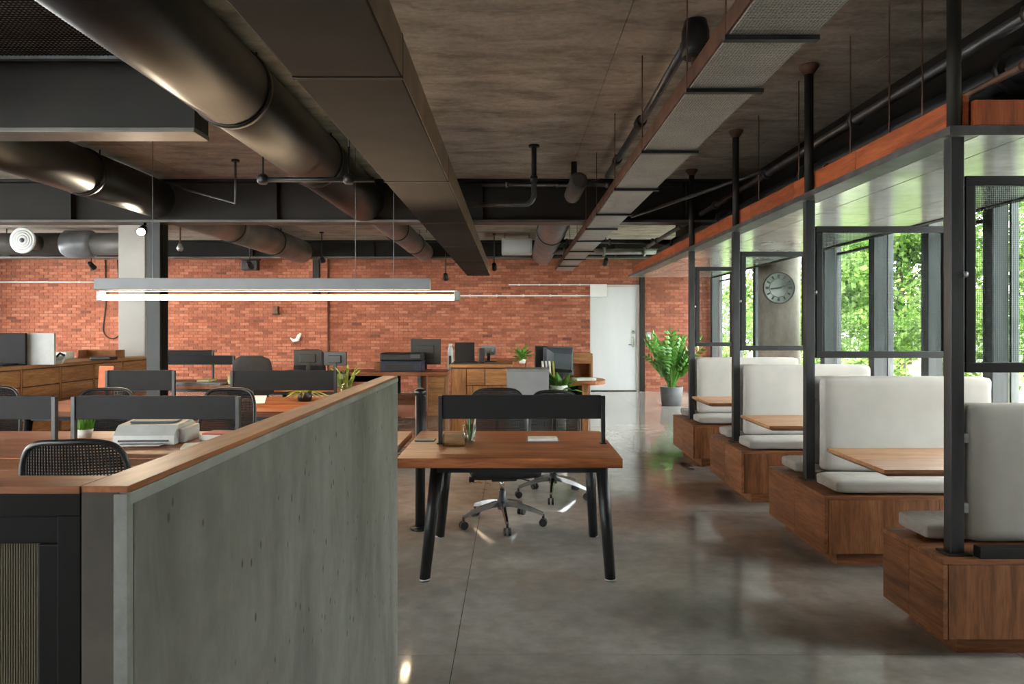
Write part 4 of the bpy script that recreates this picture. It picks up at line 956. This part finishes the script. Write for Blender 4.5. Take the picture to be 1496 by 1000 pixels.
# clock on the round column
t = thing('wall_clock', 'round grey metal clock on the concrete column', 'clock', (px(1137,10.28),10.27,pz(421,10.28)))
MB().lathe([(.215,.05),(.225,.0),(.222,-.02),(.205,-.022),(.2,-.005),(.001,-.004)], 48, axis='Y').build('clock_body', 'clock_face', t)
for k in range(12):
    a = k*PI/6; d = Vector((math.sin(a),0,math.cos(a))); n = Vector((d.z,0,-d.x)); MB().obox(d*.165+Vector((0,-.008,0)), n*(.011 if k % 3 else .016), (0,.003,0), d*.022).build('hour_mark', 'clock_mark', t)
for a, L, w in ((math.radians(70),.18,.009),(math.radians(262),.12,.011)):
    d = Vector((math.sin(a),0,math.cos(a))); n = Vector((d.z,0,-d.x)); MB().obox(d*(L/2-.02)+Vector((0,-.016,0)), n*w, (0,.002,0), d*(L/2+.02)).build('clock_hand', 'clock_hand', t)
MB().lathe([(.226,.0),(.228,-.024),(.214,-.028),(.21,-.01)], 48, axis='Y', caps=False).build('rim', 'clock_mark', t)
MB().lathe([(.135,-.006),(.135,-.009),(.129,-.009),(.129,-.006)], 48, axis='Y', caps=False).build('dial_ring', 'clock_mark', t)
MB().lathe([(.014,-.006),(.014,-.022)], 14, axis='Y').build('hub', 'clock_hand', t)

# big potted plant near the door
t = thing('potted_plant', 'large green leafy plant in a grey pot before the brick wall', 'plant', (px(981,13.0),13.0,0))
MB().lathe([(.165,0),(.175,.01),(.205,.33),(.185,.335),(.175,.29),(.001,.29)], 32).build('pot', 'pot_grey', t); MB().lathe([(.178,.285),(.17,.3),(.001,.305)], 24).build('soil', 'soil', t)
for k in range(44):
    a = 2*PI*k/44*5+R.uniform(-.3,.3); lean = R.uniform(.08,.62); L = R.uniform(.5,1.12)*(1-.25*lean); fr = MB(); pts = []
    for q in range(9):
        f = q/8; pts.append(Vector((math.cos(a)*(.05+lean*L*f**1.5), math.sin(a)*(.05+lean*L*f**1.5), .3+L*f*(1-.12*lean*f))))
    fr.tube(pts, [.011-.009*q/8 for q in range(9)], 6)
    for q in range(3, 17):
        f = .28+.72*q/16; i = min(7, int(f*8)); p = pts[i].lerp(pts[i+1], f*8-i); d = (pts[i+1]-pts[i]).normalized(); sd = d.cross(Vector((math.cos(a+.4), math.sin(a+.4), .1))).normalized()*(1 if q % 2 else -1)
        fr.leaf(p, d*.8+sd+Vector((math.cos(a),math.sin(a),0))*.2, (math.cos(a),math.sin(a),.6), R.uniform(.12,.18), .078, .3)
    fr.leaf(pts[-1], pts[-1]-pts[-2], (math.cos(a),math.sin(a),0), .13, .05, .2)
    fr.build('frond', 'leaf_bright', t)

# ------------------------------------------------------------------ outside the windows
gd = MB(); N = 24
for i in range(N+1):
    for j in range(N+1):
        x = XR+.3+44*i/N; y = -20+80*j/N; gd.v.append((x,y,-.35+.9*max(0,(x-9))/20+.25*noise.noise(Vector((x*.2,y*.2,0)))))
gd.f = [(i*(N+1)+j,(i+1)*(N+1)+j,(i+1)*(N+1)+j+1,i*(N+1)+j+1) for i in range(N) for j in range(N)]; gd.sm = [True]*len(gd.f)
gd.build('ground', 'earth', label='grassy ground outside the glazed wall', cat='ground', kind='structure')
pv = thing('bounce_paving', 'unseen pale terrace added outside the glazed wall to bounce daylight in', 'bounce_paving', kind='structure')  # unseen pale slabs added to bounce daylight onto soffit and ceiling
for i in range(3):
    for j in range(26): bx(XR+.3+i*.8+.004,XR+1.1+i*.8-.004,-4+j*.8+.004,-3.2+j*.8-.004,-.1,.02,b=.004).build('bounce_paver', 'bounce_concrete', pv)
def tree(x, y, h, cr, n, z0, label, group, leafsize=.13, trunk=True, name='tree'):
    t = thing(name, label, 'tree' if trunk else 'shrub', (x,y,0), 0, group); rr = random.Random(int(x*31+y*17)); blobs = []
    if trunk:
        tk = MB(); tk.tube([(0,0,-.3),(.05,0,h*.35),(.0,.08,h*.75),(.05,0,h*.95)], [.14,.11,.06,.02], 10)
        for k in range(9):
            a = rr.uniform(0,2*PI); zb = rr.uniform(.25,.8)*h; e = Vector((math.cos(a)*cr*rr.uniform(.5,.9), math.sin(a)*cr*rr.uniform(.5,.9), zb+rr.uniform(.3,1.0))); tk.tube([(0,0,zb), e*.5+Vector((0,0,zb*.5)), e], [.045,.03,.01], 6); blobs.append((e, cr*rr.uniform(.3,.5)))
        tk.build('trunk', 'bark', t)
    for k in range(12): blobs.append((Vector((rr.gauss(0,cr*.45), rr.gauss(0,cr*.45), rr.uniform(z0,h))), cr*rr.uniform(.3,.5)))
    lf = MB()
    for k in range(n):
        c, r = rr.choice(blobs); d = Vector((rr.gauss(0,1),rr.gauss(0,1),rr.gauss(0,1))).normalized(); p = c+d*r*rr.uniform(.5,1.05)
        if p.z < z0*.3: p.z = rr.uniform(z0*.3, z0)
        q = Vector((rr.gauss(0,1),rr.gauss(0,1),rr.gauss(-.3,.6))); L = leafsize*rr.uniform(.6,1.3); s1 = q.cross(d).normalized()*L*.3; q = q.normalized()*L
        lf.add([p, p+q*.5+s1, p+q, p+q*.5-s1], [(0,1,2,3)])
    lf.build('foliage', 'tree_leaf', t)
for x, y, h, cr, n in ((11.0,13.0,4.8,1.75,5200),(10.0,18.6,4.6,1.8,5600),(10.2,24.0,5.0,1.8,5600),(10.0,29.4,5.4,1.8,5200),(15.4,21.5,6.4,2.2,6000),(15.6,28.4,7.2,2.3,6000),(15.4,36,7.6,2.4,5600),(10.2,8.2,4.6,1.7,4600),(10.2,3.2,4.4,1.7,3600)):
    tree(x, y, h, cr, int(n*1.5), 1.1, 'leafy green tree outside the glazed wall', 'trees outside the glazed wall', .17)
for x, y in ((7.0,6.0),(7.1,8.6),(7.0,11.2),(7.2,13.9),(7.0,16.6),(7.2,19.4),(7.1,22.2),(7.3,25.2)):
    tree(x, y, 1.75, .8, 2600, .3, 'low bright green shrub outside the glazed wall', 'shrubs outside the glazed wall', .1, False, 'shrub')
